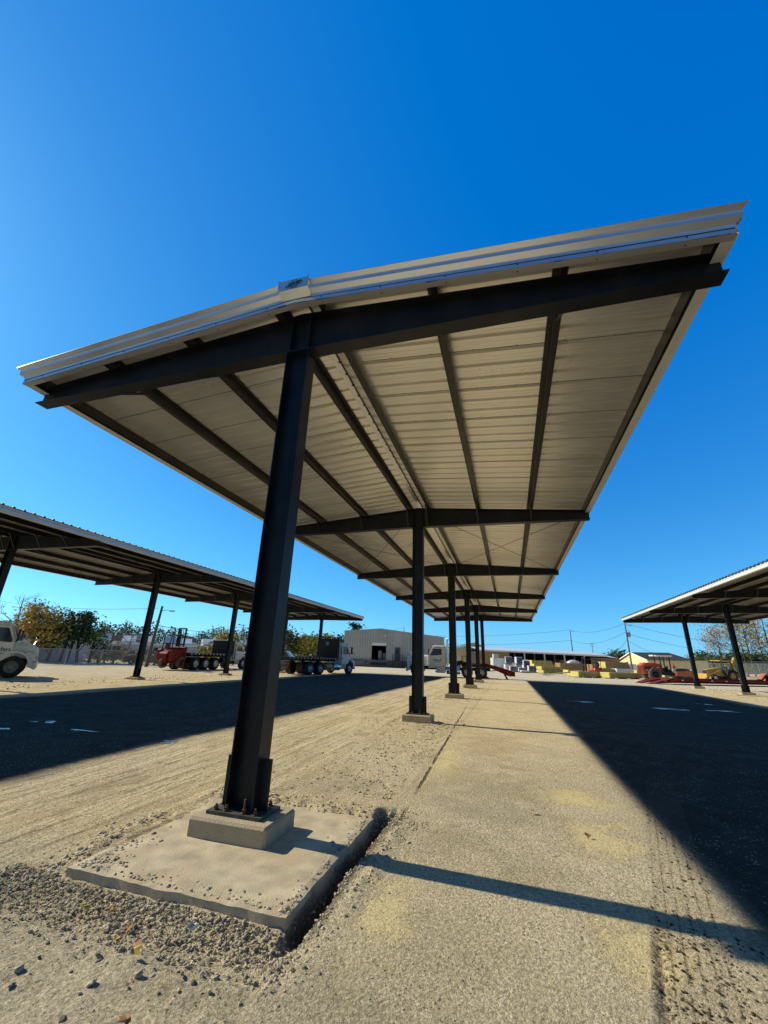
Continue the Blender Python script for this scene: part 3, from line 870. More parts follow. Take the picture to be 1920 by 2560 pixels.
        mr.bbox(dx1+.06, ym-.10, hood_z+.02, dx1+.15, ym+.10, roof-.36, .03)
        mr.build('mirror', M['black'], root)
        hm_ = MB(); hm_.tube([(nose-.35, s*(hw/2-.02), nose_z-.02), (nose-.25, s*(hw/2+.30), nose_z+.22)], .012, 6)
        hm_.lathe([(0, -.02), (.08, -.02), (.095, .0), (.06, .04), (0, .05)], (nose-.25, s*(hw/2+.30), nose_z+.28), 'x', 12)
        hm_.build('hood_mirror', M['chrome'], root)
        st = MB(); st.bbox(xb+.2, s*(wid/2-.30)-.2, .42, xc-.62, s*(wid/2-.30)+.2, .50, .02); st.build('step', M['alu'], root)
    # roof marker lamps
    for q in range(5):
        lm = MB(); lm.bbox(xc-.80, -.62+q*.31-.05, roof-.004, xc-.68, -.62+q*.31+.05, roof+.05, .02)
        lm.build('marker_lamp', M['amber'], root)
    if stacks:
        for s in (-1, 1):
            k = MB(); y = s*(wid/2-.10); x = xb-.14
            k.tube([(x, y, 1.0), (x, y, roof+.35), (x-.02, y, roof+.50), (x-.10, y, roof+.66)], .075, 12)
            k.tube([(x, y, 1.2), (x, y, 2.3)], .12, 12)
            k.build('exhaust_stack', M['chrome'], root)
    return cb_

def chassis(root, x0, x1, z=.80):
    c = MB()
    for s in (-1, 1): c.box(x0, s*.43-.04, z-.13, x1, s*.43+.04, z+.13)
    n = int((x1-x0)/1.2)
    for q in range(n+1): 
        x = x0+(x1-x0)*q/n; c.box(x-.04, -.39, z-.08, x+.04, .39, z+.08)
    return c.build('chassis', M['black'], root)

def fuel_tank(root, x, y, L_=1.1, r=.30, m='chrome', z=.62):
    t = MB(); t.lathe([(0, 0), (r*.9, 0), (r, .03), (r, L_-.03), (r*.9, L_), (0, L_)], (x, y, z), 'x', 20)
    for q in (.25, .75): t.lathe([(r+.012, L_*q-.03), (r+.012, L_*q+.03)], (x, y, z), 'x', 20, 1)
    return t.build('fuel_tank', [M[m], M['alu']], root)

def axle_set(root, x, wid=2.2, dual=True, r=.52, tm='tyre', rm='alu'):
    for s in (-1, 1):
        w_ = .56 if dual else .29
        wheel(root, x, s*(wid/2-w_/2+.05), r, w_, tm, rm, s, dish=-.9 if False else .06)
    a = MB(); a.tube([(x, -wid/2+.2, r), (x, wid/2-.2, r)], .09, 8); a.lathe([(.05, -.2), (.2, 0), (.05, .2)], (x, 0, r), 'x', 12)
    a.build('axle', M['black'], root)

M['rimdust'] = mat('dusty_wheel_rim', (.34, .32, .28), .5, metal=.3, dirt=(.16, .14, .11), dscale=6)
# ------------------------------------------------------------------ A: white truck at the left edge
A = empty('box_truck', (-21.95, 15.93, 0), R(54), 'dusty white lorry cut off by the left edge, dark lettering on its door', 'truck')
conv_truck(A, 'whited', roof=2.78, hood_z=1.78, nose_z=1.62, wid=2.3)
A.scale = (.95, .95, .95)
chassis(A, -7, .75); axle_set(A, 0, 2.3, False, .53, 'tyre', 'rimdust'); axle_set(A, -5.2, 2.3)
fb = MB(); fb.bbox(-7.2, -1.22, 1.12, -1.9, 1.22, 1.30, .02); fb.build('flat_deck', M['black'], A)
hb = MB()
for q in range(7): hb.box(-1.95, -1.15+q*.37, 1.302, -1.89, -1.09+q*.37, 2.6)
hb.box(-1.97, -1.22, 2.601, -1.87, 1.22, 2.68); hb.build('headboard', M['black'], A)
dr = [c for c in A.children if c.name.startswith('door')][0]
text_mesh('door_lettering', 'Builders', .27, M['navy'], dr, (-.20, -1.172, 1.30), (R(90), 0, 0), 0, .002, .004, 'RIGHT')
text_mesh('door_lettering', 'FirstSource', .13, M['navy'], dr, (-.22, -1.172, 1.15), (R(90), 0, 0), 0, .002, 0, 'RIGHT')

# ------------------------------------------------------------------ C: flatbed with dark deck, white cab
Cx, Cy = -13.25, 38.6
Ct = empty('flatbed_truck', (Cx, Cy, 0), R(90-15), 'black flatbed lorry with white cab and tall dark headboard in the shade beside the warehouse', 'truck')
conv_truck(Ct, 'white', roof=2.75, hood_z=1.75, nose_z=1.55, wid=2.3)
chassis(Ct, -7.2, .75); axle_set(Ct, 0, 2.3, False); axle_set(Ct, -4.3, 2.35); axle_set(Ct, -5.6, 2.35)
d = MB(); d.bbox(-7.9, -1.25, 1.22, -1.95, 1.25, 1.36, .02)
for q in range(14):
    for s in (-1, 1): d.box(-7.7+q*.41, s*1.262-.008, 1.24, -7.62+q*.41, s*1.262+.008, 1.34, 1)
for q in range(9): d.box(-7.6+q*.65, -1.2, 1.08, -7.5+q*.65, 1.2, 1.219)
d.build('flat_deck', [M['black'], M['alu']], Ct)
hb = MB()
for s in (-1, 1): hb.box(-1.98, s*1.2-.05, 1.361, -1.90, s*1.2+.05, 3.25)
hb.box(-1.97, -1.15, 3.12, -1.91, 1.15, 3.20)
hb.bbox(-1.93, -1.05, 1.37, -1.84, 1.05, 3.08, .12); hb.build('headboard', M['black'], Ct)
rw = MB(); rw.bbox(-1.96, -.10, 2.45, -1.935, .32, 2.82, .01); rw.build('rear_window', M['glasslight'], Ct)
fuel_tank(Ct, -2.4, -.95, 1.0, .3, 'chrome'); fuel_tank(Ct, -3.5, -.95, .9, .28, 'yellow')
tb = MB(); tb.bbox(-7.95, -1.1, .75, -7.85, 1.1, 1.05, .02)
for y in (-.95, -.78, .78, .95): tb.lathe([(0, 0), (.07, 0), (.07, -.03), (0, -.04)], (-7.95, y, .92), 'x', 12, 1)
tb.build('tail_board', [M['black'], M['redlens']], Ct)
mf = MB()
for s in (-1, 1): mf.box(-6.6, s*.85-.3, .25, -6.57, s*.85+.3, 1.0)
mf.build('mud_flap', M['black'], Ct)

# ------------------------------------------------------------------ E: white tractor unit
E_ = empty('semi_tractor', (-6.35, 41.7, 0), R(180+7), 'white long-nosed tractor unit with twin chrome stacks behind the second column', 'truck')
conv_truck(E_, 'whited', roof=2.85, hood_z=1.95, nose_z=1.86, wid=2.2, stacks=True, cab_len=1.65, ws=-1.15)
chassis(E_, -6.9, .75); axle_set(E_, 0, 2.3, False, .52); axle_set(E_, -4.75, 2.35, True, .52); axle_set(E_, -6.05, 2.35, True, .52)
for s in (-1, 1):
    fuel_tank(E_, -4.1, s*.92, 1.25, .32)
    bxx = MB(); bxx.bbox(-2.75, s*.92-.25, .38, -1.9, s*.92+.25, .95, .03); bxx.build('battery_box', M['alu'], E_)
fwl = MB(); fwl.bbox(-6.0, -.5, 1.05, -4.8, .5, 1.22, .05); fwl.build('fifth_wheel', M['black'], E_)
rk = MB(); rk.bbox(-3.45, -.7, 1.0, -3.15, .7, 2.35, .04); rk.build('cab_rack', M['alu'], E_)
dr = [c for c in E_.children if c.name.startswith('door')]
for dd, s in zip(dr, (-1, 1)):
    if s > 0:
        text_mesh('door_lettering', 'Builders', .22, M['navy'], dd, (-1.98, 1.122, 1.42), (R(90), 0, R(180)), 0, .002, .004)
        text_mesh('door_lettering', 'FirstSource', .12, M['navy'], dd, (-1.98, 1.122, 1.28), (R(90), 0, R(180)), 0, .002, 0)

# detached gooseneck resting behind the tractor
G = empty('trailer_gooseneck', (0.0, 42.75, 0), R(7), 'dark red gooseneck frame sloping down behind the tractor, propped on jack legs', 'trailer part')
for s in (-1, 1):
    m_ = MB(); m_.prism([(-1.3, 1.30), (.2, 1.32), (1.1, 1.14), (2.6, .72), (2.62, .30), (2.2, .28), (1.0, .78), (.2, 1.02), (-1.3, 1.05)], s*.55-.1, s*.55+.1)
    m_.build('side_beam', M['darkred'], G)
m_ = MB()
for q in range(7):
    x = -1.1+q*.58; z = 1.18 if x < .4 else 1.18-(x-.4)*.30
    m_.box(x-.06, -.448, z-.07, x+.06, .448, z+.05)
m_.box(-1.25, -.445, 1.0, .1, .445, 1.046); m_.build('cross_member', M['darkred'], G)
m_ = MB(); m_.bbox(2.63, -.65, .28, 2.72, .65, .74, .02); m_.build('end_plate', M['darkred'], G)
for s in (-1, 1):
    m_ = MB(); m_.tube([(1.75, s*.35, .62), (2.05, s*.35, .03)], .05, 8); m_.bbox(1.93, s*.35-.12, .0, 2.17, s*.35+.12, .03, .01)
    m_.build('jack_leg', M['black'], G)

# ------------------------------------------------------------------ B: tri-axle flatbed and the red forklift it carries
B = empty('flatbed_truck', (-24.9, 38.3, 0), R(90), 'black three-axle flatbed lorry with dark slatted headboard seen from behind under the left canopy', 'truck')
conv_truck(B, 'white', roof=2.6, hood_z=1.7, nose_z=1.5, wid=2.2)
chassis(B, -7.4, .75); axle_set(B, 0, 2.3, False)
for x in (-4.25, -5.6, -6.9): axle_set(B, x, 2.35, True, .52, 'tyre', 'whited')
d = MB(); d.bbox(-7.9, -1.25, 1.24, -1.9, 1.25, 1.40, .02)
for q in range(9): d.box(-7.6+q*.65, -1.2, 1.1, -7.5+q*.65, 1.2, 1.239)
for q in range(12): d.box(-7.7+q*.48, -1.268, 1.26, -7.62+q*.48, -1.251, 1.38, 1)
d.build('flat_deck', [M['black'], M['whited']], B)
hb = MB(); hb.bbox(-1.98, -1.22, 1.41, -1.90, 1.22, 2.62, .02)
for q in range(8): hb.box(-2.02, -1.18+q*.33, 1.45, -1.981, -1.12+q*.33, 2.58)
hb.bbox(-2.03, -1.25, 2.621, -1.88, 1.25, 2.70, .02, 1); hb.build('headboard', [M['black'], M['galv']], B)
tbx = MB(); tbx.bbox(-3.3, -1.2, .5, -2.3, -.75, 1.08, .03); tbx.build('tool_box', M['black'], B)

Fk = empty('piggyback_forklift', (-24.9, 29.35, .16), R(90), 'red three-wheeled forklift hung on the back of the black flatbed with its mast raised', 'forklift')
Fk.scale = (.80, .82, .97)
b = MB(); b.bbox(-.55, -1.0, .55, 1.25, -.45, 1.55, .1); b.bbox(-.55, .45, .55, 1.25, 1.0, 1.55, .1)
b.prism([(-.75, .45), (.9, .45), (.9, 1.2), (-.35, 1.45), (-.75, 1.15)], -.449, .449); b.bbox(1.0, -1.12, .35, 1.35, 1.12, 1.75, .06)
b.build('body', M['red'], Fk, bevel=.02)
for s in (-1, 1): wheel(Fk, .75, s*1.02, .48, .34, 'tyred', 'red', s)
wheel(Fk, -.55, 0.0, .40, .30, 'tyred', 'red', -1)
for s in (-1, 1):
    m_ = MB(); m_.box(1.36, s*.45-.07, .35, 1.50, s*.45+.07, 3.35); m_.box(1.51, s*.33-.05, .35, 1.60, s*.33+.05, 3.25); m_.build('mast_rail', M['black'], Fk)
m_ = MB()
for z in (.8, 1.9, 2.6, 3.27): m_.box(1.37, -.379, z, 1.49, .379, z+.10)
for y in (-.12, .12): m_.tube([(1.43, y, .6), (1.43, y, 3.2)], .03, 8)
m_.build('mast_crosshead', M['black'], Fk)
for s in (-1, 1):
    m_ = MB(); m_.bbox(1.62, s*.30-.06, .38, 3.0, s*.30+.06, .45, .01); m_.build('fork', M['black'], Fk)
m_ = MB()
for x in (-.45, .85):
    for s in (-1, 1): m_.box(x-.035, s*.44-.035, 1.40, x+.035, s*.44+.035, 2.66)
m_.bbox(-.55, -.5, 2.661, .95, .5, 2.72, .02)
for x in (-.45, .85): m_.box(x-.025, -.404, 1.95, x+.025, .404, 2.0)
m_.build('cab_guard', M['black'], Fk)
m_ = MB(); m_.bbox(-.3, -.28, 1.38, .25, .28, 1.55, .05); m_.bbox(-.36, -.28, 1.56, -.22, .28, 2.1, .05); m_.build('seat', M['hide'], Fk)
m_ = MB(); m_.lathe([(.06, 0), (.06, .1), (.03, .13), (0, .13)], (.75, -.3, 2.72), 'z', 12); m_.build('beacon', M['amber'], Fk)

# ------------------------------------------------------------------ D: white pickup behind the flatbed
def car_body(root, L_, W_, zb, zh, zr, prof_cab, paint, wr=.36, pick=False):
    b = MB()
    def sec(x, w, z0, z1, r): return rsec(x, w, z0, z1, r, w-.08)
    secs = [sec(-L_/2, W_-.14, zb+.12, zh-.05, .07), sec(-L_/2+.12, W_, zb, zh, .08), sec(L_/2-.9, W_, zb, zh+.0, .08), sec(L_/2-.15, W_-.06, zb, zh-.10, .12), sec(L_/2, W_-.22, zb+.12, zh-.22, .12)]
    loft(b, secs); bo = b.build('body', M[paint], root, bevel=.02)
    c = MB(); loft(c, [[(x, -W_/2+.12+.14*(z > zh+.2), z) for x, z in prof_cab], [(x, W_/2-.12-.14*(z > zh+.2), z) for x, z in prof_cab]])
    c.build('cab', M[paint], root, bevel=.03)
    return bo
Dp = empty('pickup_truck', tuple(gat(706, 47)), R(20), 'white pickup with a dark roof rack partly hidden behind the black flatbed', 'pickup')
car_body(Dp, 5.6, 1.95, .45, 1.25, 1.9, [(-.7, 1.2), (1.25, 1.2), (.55, 1.92), (-.6, 1.92)], 'white', pick=True)
for s in (-1, 1):
    m_ = MB(); y = s*.868
    m_.add([(-.5, s*.872, 1.30), (.85, s*.872, 1.30), (.42, s*.735, 1.84), (-.45, s*.735, 1.84)], [(0, 1, 2, 3)]); m_.build('side_window', M['glasslight'], Dp)
    for x in (-1.75, 1.85): wheel(Dp, x, s*.86, .40, .25, 'tyre', 'alu', s)
m_ = MB()
for x in (-.5, .4): m_.box(x-.03, -.75, 1.98, x+.03, .75, 2.03); 
for s in (-1, 1): m_.box(-.9, s*.7-.03, 2.031, .9, s*.7+.03, 2.08); m_.box(-.5, s*.7-.02, 1.9, -.46, s*.7+.02, 1.979); m_.box(.36, s*.7-.02, 1.9, .40, s*.7+.02, 1.979)
m_.build('roof_rack', M['black'], Dp)
m_ = MB()
for s in (-1, 1): m_.bbox(-2.83, s*.8-.08, .85, -2.76, s*.8+.08, 1.15, .02)
m_.build('tail_lamp', M['redlens'], Dp)
# ------------------------------------------------------------------ buildings
M['tanwall'] = mat('tan_metal_wall', (.44, .45, .42), .5, var=.08, vscale=1)
M['tanrib'] = mat('tan_wall_rib', (.33, .335, .315), .5, var=.08)  # same wall made darker: shading of the ribs painted into the colour
M['doorblue'] = mat('dark_steel_door', (.07, .085, .10), .5)
M['olivewall'] = mat('ochre_wall', (.34, .25, .10), .8, var=.15)
M['creamwall'] = mat('cream_wall', (.82, .67, .38), .85, var=.06)
M['brownwall'] = mat('brown_wall', (.26, .19, .12), .85, var=.15)
M['darkroof'] = mat('dark_shingle_roof', (.035, .038, .035), .9, var=.3, vscale=6)
M['whiteroof'] = mat('white_metal_roof', (.80, .79, .76), .4, var=.06)
M['dockconc'] = mat('dock_concrete', (.16, .16, .15), .9, var=.4, vscale=3, dirt=(.05, .05, .05), dscale=2)
M['interior'] = mat('dark_interior', (.012, .012, .012), .9)
M['greywall'] = mat('pale_grey_wall', (.52, .53, .56), .8, var=.15, vscale=1.5)
M['greyroof'] = mat('grey_roof', (.13, .13, .14), .9, var=.2)

def frame_to(p0, p1):
    """local frame with x from p0 to p1, origin p0"""
    d = Vector((p1[0]-p0[0], p1[1]-p0[1], 0)); return math.atan2(d.y, d.x), d.length

def ribbed(mb, x0, x1, top, z0, y=0, step=.30, m=0):
    """vertical ribs on a wall in the plane y, standing proud towards -y"""
    x = x0+step/2
    while x < x1:
        mb.box(x-.05, y-.035, z0, x+.05, y-.002, top(x)-.02, m); x += step

# warehouse: gable end towards the yard
p0 = gat(857, 76); p1 = gat(1111, 74)
rz, Lw = frame_to(p0, p1)
WH = empty('warehouse', p0, rz, 'tan ribbed metal warehouse with loading dock, open doorway and side steps', 'warehouse')
ex0, ex1, pk = 5.9, 5.25, 6.45; xp = Lw*.37
def wtop(x): return ex0+(pk-ex0)*x/xp if x < xp else pk+(ex1-pk)*(x-xp)/(Lw-xp)
dx0, dx1 = Lw*.285, Lw*.43; px0 = Lw*.515; px1 = px0+1.0
mb = MB(); DK = 1.15
def wallpiece(xa, xb, za, zb_=None):
    mb.add([(xa, 0, za), (xb, 0, za), (xb, 0, wtop(xb) if zb_ is None else zb_), (xa, 0, wtop(xa) if zb_ is None else zb_)], [(0, 1, 2, 3)])
wallpiece(0, dx0, DK); wallpiece(dx1, xp, DK) if dx1 < xp else None
mb.add([(dx0, 0, 4.0), (dx1, 0, 4.0), (dx1, 0, wtop(dx1)), (xp, 0, pk), (dx0, 0, wtop(dx0))], [(0, 1, 2, 3, 4)])
if dx1 >= xp: wallpiece(dx1, Lw, DK)
else: wallpiece(xp, Lw, DK)
mb.add([(0, 0, 0), (0, 28, 0), (0, 28, ex0), (0, 0, ex0)], [(0, 1, 2, 3)]); mb.add([(Lw, 0, 0), (Lw, 28, 0), (Lw, 28, ex1), (Lw, 0, ex1)], [(0, 1, 2, 3)])
ribbed(mb, 0, dx0, wtop, DK, m=1, step=.45); ribbed(mb, dx1, px0-.1, wtop, DK, m=1, step=.45); ribbed(mb, px1+.1, Lw, wtop, DK, m=1, step=.45); ribbed(mb, dx0, dx1, wtop, 4.25, m=1, step=.45)
mb.build('wall', [M['tanwall'], M['tanrib']], WH, fix=False)
r = MB(); 
for (xa, za), (xb, zb_) in (((-.15, ex0), (xp, pk)), ((xp, pk), (Lw+.15, ex1))):
    r.add([(xa, -.12, za+.03), (xb, -.12, zb_+.03), (xb, 28.2, zb_+.03), (xa, 28.2, za+.03), (xa, -.12, za-.12), (xb, -.12, zb_-.12)], [(0, 1, 2, 3), (0, 4, 5, 1)])
r.build('roof', M['tanwall'], WH)
k = MB(); k.bbox(-.2, -.35, 0, Lw+.1, .02, DK-.004, .04); k.box(dx0-.1, -.5, .4, dx1+.1, -.36, .75, 1); k.build('loading_dock', [M['dockconc'], M['black']], WH)
k = MB(); k.box(dx0, .02, 3.55, dx1, .10, 4.0); k.box(dx0-.12, -.05, DK, dx0, .02, 4.1, 1); k.box(dx1, -.05, DK, dx1+.12, .02, 4.1, 1)
k.build('rolled_door', [M['whited'], M['tanwall']], WH)
k = MB(); k.add([(dx0-2, 6, DK), (dx1+2, 6, DK), (dx1+2, 6, 4.2), (dx0-2, 6, 4.2)], [(0, 1, 2, 3)]); k.add([(dx0-2, 0.2, DK), (dx1+2, .2, DK), (dx1+2, 6, DK), (dx0-2, 6, DK)], [(0, 1, 2, 3)])
k.add([(dx0-2, .2, DK), (dx0-2, 6, DK), (dx0-2, 6, 4.2), (dx0-2, .2, 4.2)], [(0, 1, 2, 3)]); k.add([(dx0-2, .2, 4.2), (dx1+2, .2, 4.2), (dx1+2, 6, 4.2), (dx0-2, 6, 4.2)], [(0, 1, 2, 3)])
for q, (h, mm) in enumerate(((1.6, 1), (1.2, 2), (1.9, 1))): k.box(dx0+.9+q*.8, 2.5, DK+.01, dx0+1.5+q*.8, 3.2, DK+h, mm)
k.build('interior', [M['interior'], M['galv'], M['greywall']], WH)
k = MB(); k.bbox(px0, -.06, DK, px1, .02, DK+2.2, .01); ko = k.build('side_door', M['doorblue'], WH)
k = MB(); k.bbox(px0+.2, -.075, DK+1.2, px1-.2, -.062, DK+1.95, .005); k.build('door_window', M['glass'], ko)
k = MB()
k.box(px0-.3, -1.6, DK-.12, px1+.4, -.37, DK-.02)
for q in range(6): k.box(px1+.42+q*.3, -1.5, DK-.25-q*.18, px1+.72+q*.3, -.5, DK-.19-q*.18)
for yy in (-1.55, -.45):
    k.tube([(px0-.25, yy, DK+.95), (px1+.4, yy, DK+.95), (px1+2.2, yy, .9)], .025, 6); k.tube([(px0-.25, yy, DK+.5), (px1+.4, yy, DK+.5), (px1+2.2, yy, .5)], .02, 6)
    for xx, zt in ((px0-.25, DK+.95), (px1+.4, DK+.95), (px1+2.2, .9)): k.tube([(xx, yy, 0), (xx, yy, zt)], .025, 6)
k.build('dock_steps', M['black'], WH)
k = MB(); k.bbox(xp+.6, -.35, 5.2, xp+1.0, -.03, 5.45, .05); k.bbox(xp+.75, -.25, 5.55, xp+.9, -.03, 5.75, .03); k.build('wall_lamp', M['white'], WH)

# long open shed with white roof
p0 = gat(1196, 108); p1 = gat(1548, 108)
rz, Ls = frame_to(p0, p1)
SH = empty('open_shed', p0, rz, 'long open-fronted storage shed with low white metal roof behind the lumber', 'shed')
r = MB(); fz0, fz1 = 4.35, 3.95
def fz(x): return fz0+(fz1-fz0)*x/Ls
r.add([(-.5, -1.2, fz(0)), (Ls-3.5, -1.2, fz(Ls)), (Ls-3.0, 9, fz(Ls)+.95), (-.5, 9, fz(0)+.95), (-.5, -1.2, fz(0)-.35), (Ls-3.5, -1.2, fz(Ls)-.35)], [(0, 1, 2, 3), (0, 4, 5, 1)])
r.add([(Ls-3.5, -1.21, fz(Ls)-.36), (Ls, -.4, fz(Ls)-.6), (Ls, 9, fz(Ls)+.6), (Ls-3.4, 9, fz(Ls)+.93)], [(0, 1, 2, 3)])
r.build('roof', M['whiteroof'], SH)
k = MB(); xw = Ls*.22
k.box(-.4, -.2, 0, xw, .0, fz(0)-.36); k.build('end_wall', M['olivewall'], SH)
k = MB(); k.box(Ls*.79, -.6, 0, Ls-.2, -.4, fz(Ls)-.62); ribbed(k, Ls*.79, Ls-.2, lambda x: fz(Ls)-.62, .2, -.6, .45); k.build('clad_wall', M['brownwall'], SH)
k = MB(); k.box(-.4, 8.8, 0, Ls-.2, 9, fz1+.5); k.box(-.4, .01, 0, -.2, 8.79, fz1); k.box(Ls-.4, -.39, 0, Ls-.2, 8.79, fz1-.1); k.build('back_wall', M['interior'], SH)
for q in range(8):
    k = MB(); x = xw+1.2+q*(Ls*.79-xw-1.2)/7.6; k.box(x-.12, -.6, 0, x+.12, -.36, fz(x)-.36); k.build('post', M['whited'] if q % 2 else M['wood'], SH)
rr_ = random.Random(5)
k = MB()
for q in range(16):
    x = xw+.6+q*1.35; h = rr_.uniform(.6, 2.6); k.box(x, 3+rr_.uniform(0, 2), .01, x+1.1, 7, h, rr_.choice((0, 0, 1)))
k.build('stored_boards', [M['brownlumber'], M['brownwall']], SH)

# white gabled building left of the shed
p0 = gat(1142, 118); p1 = gat(1214, 118); rz, Lb = frame_to(p0, p1)
GB = empty('gabled_building', p0, rz, 'small pale gabled building behind the middle canopy columns, left of the shed', 'building')
k = MB(); k.add([(0, 0, 0), (Lb, 0, 0), (Lb, 0, 5.2), (Lb*.62, 0, 6.3), (0, 0, 4.6)], [(0, 1, 2, 3, 4)]); k.add([(Lb, 0, 0), (Lb, 12, 0), (Lb, 12, 5.2), (Lb, 0, 5.2)], [(0, 1, 2, 3)]); k.add([(0, 0, 0), (0, 12, 0), (0, 12, 4.6), (0, 0, 4.6)], [(0, 1, 2, 3)])
k.build('wall', M['creamwall'], GB)
k = MB(); k.add([(-.3, -.3, 4.55), (Lb*.62, -.3, 6.4), (Lb*.62, 12, 6.4), (-.3, 12, 4.55)], [(0, 1, 2, 3)]); k.add([(Lb*.62, -.3, 6.4), (Lb+.3, -.3, 5.2), (Lb+.3, 12, 5.2), (Lb*.62, 12, 6.4)], [(0, 1, 2, 3)]); k.build('roof', M['greyroof'], GB)

# cream building with dark roof
p0 = gat(1549, 112); p1 = gat(1620, 96); rz, Lg = frame_to(p0, p1)
CB = empty('cream_building', p0, rz, 'cream single-storey building with dark pitched roof behind the orange roller', 'building')
rzb, Llen = frame_to(p1, gat(1768, 93)); ang = rzb-rz
ux, uy = math.cos(ang), math.sin(ang)
ev = 3.05; pk2 = 4.75; mid = Lg*.49
def Q(a, b, z): return (a+b*ux, b*uy, z) if True else None
k = MB()
k.add([(0, 0, 0), (Lg, 0, 0), (Lg, 0, ev), (mid, 0, pk2), (0, 0, ev)], [(0, 1, 2, 3, 4)])
k.add([Q(Lg, 0, 0), Q(Lg, Llen, 0), Q(Lg, Llen, ev+.2), Q(Lg, 0, ev)], [(0, 1, 2, 3)])
k.build('wall', M['creamwall'], CB)
k = MB()
k.add([(mid, -.3, pk2+.08), (Lg+.35, -.3, ev-.05), Q(Lg+.35, Llen*.80, ev+.05), Q(mid+2, Llen*.62, pk2+.15)], [(0, 1, 2, 3)])
k.add([(mid, -.3, pk2+.08), (-.4, -.3, ev-.12), Q(-.4, Llen*.80, ev-.05), Q(mid+2, Llen*.62, pk2+.15)], [(0, 1, 2, 3)])
k.build('roof', M['darkroof'], CB)
k = MB(); k.bar((-.4, -.33, ev-.1), (mid, -.33, pk2+.05), .06, .25); k.bar((mid, -.33, pk2+.05), (Lg+.35, -.33, ev-.1), .06, .25); k.build('gable_trim', M['whited'], CB)
k = MB(); k.box(Lg*.25, -.06, .0, Lg*.6, -.01, 2.1); k.build('garage_door', M['galv'], CB)
k = MB(); k.box(Lg*.72, -.05, 1.0, Lg*.85, -.01, 1.9); k.build('window', M['glass'], CB)
p0 = gat(1740, 112); p1 = gat(1770, 112); rz, Lg2 = frame_to(p0, p1)
BB = empty('brown_building', p0, rz, 'low brown building just right of the cream one, behind the fence', 'building')
k = MB(); k.box(0, 0, 0, Lg2, 8, 3.0); k.build('wall', M['brownwall'], BB)
k = MB(); k.prism([(-.3, 3.0), (Lg2+.3, 3.0), (Lg2-.2, 3.5), (.2, 3.4)], -.3, 8.3, 'y'); k.build('roof', M['brownwall'], BB)

# left: long grey building with white units on its roof, seen past the fence
def lowblock(px0, px1, D0, D1, ztop, label, wallm, roofm, name='industrial_building', zridge=.5, units=0, seed=1):
    p0 = gat(px0, D0); p1 = gat(px1, D1); rz, L_ = frame_to(p0, p1)
    o = empty(name, p0, rz, label, 'building')
    k = MB(); k.box(0, 0, -1, L_, 9, ztop)
    x = 1.5
    while x < L_-1: k.box(x-.06, -.05, 0, x+.06, -.001, ztop-.1); x += 3.6
    k.build('wall', wallm, o)
    k = MB(); k.box(-.3, -.4, ztop+.003, L_+.3, 9.4, ztop+.25); k.build('roof', roofm, o)
    r_ = random.Random(seed)
    for q in range(units):
        x = L_*(q+.35)/units+r_.uniform(-.4, .4); w_ = L_/units*.62
        k = MB(); h_ = 1.0+r_.uniform(0, .25); k.prism([(.6, ztop+.255), (4.0, ztop+.255), (4.0, ztop+h_+.25), (2.3, ztop+h_+.25), (.6, ztop+.5)], x, x+w_, 'x'); k.build('roof_unit', M['white'] if q % 3 else M['galv'], o)
    for q in range(int(L_/7)):
        k = MB(); x = 2.5+q*7+r_.uniform(-1, 1); k.box(x, -.06, .9, x+.9, -.002, 1.9); k.build('window', M['glass'], o)
    return o
lowblock(208, 662, 62, 74, 2.2, 'long grey industrial building with white units along its flat roof, behind the fence', M['greywall'], M['whited'], units=9)
lowblock(262, 312, 84, 84, 3.0, 'grey house roof rising behind the long grey building, nearer the left', M['greywall'], M['greyroof'], 'house', seed=3)
lowblock(430, 482, 92, 94, 3.4, 'grey pitched roof behind the red forklift mast, farther right', M['greywall'], M['greyroof'], 'house', seed=4)
for nm, D in (('house', 0), ('house.001', 0)):
    o = bpy.data.objects[nm]; L_, zt_ = (3.9, 3.26) if nm == 'house' else (4.6, 3.66)
    k = MB(); k.prism([(-.5, zt_), (L_+.5, zt_), (L_*.62, zt_+.95), (L_*.38, zt_+.95)], -.5, 9.5, 'y'); k.build('pitched_roof', M['greyroof'], o)
lowblock(60, 215, 44, 52, 1.85, 'low grey block wall behind the dark pine, left of the long building', M['greywall'], M['greywall'], 'block_wall', seed=9)
for c in [c for c in bpy.data.objects['block_wall'].children if c.name.startswith('window')]: bpy.data.objects.remove(c)
bpy.data.objects['block_wall']['category'] = 'wall'

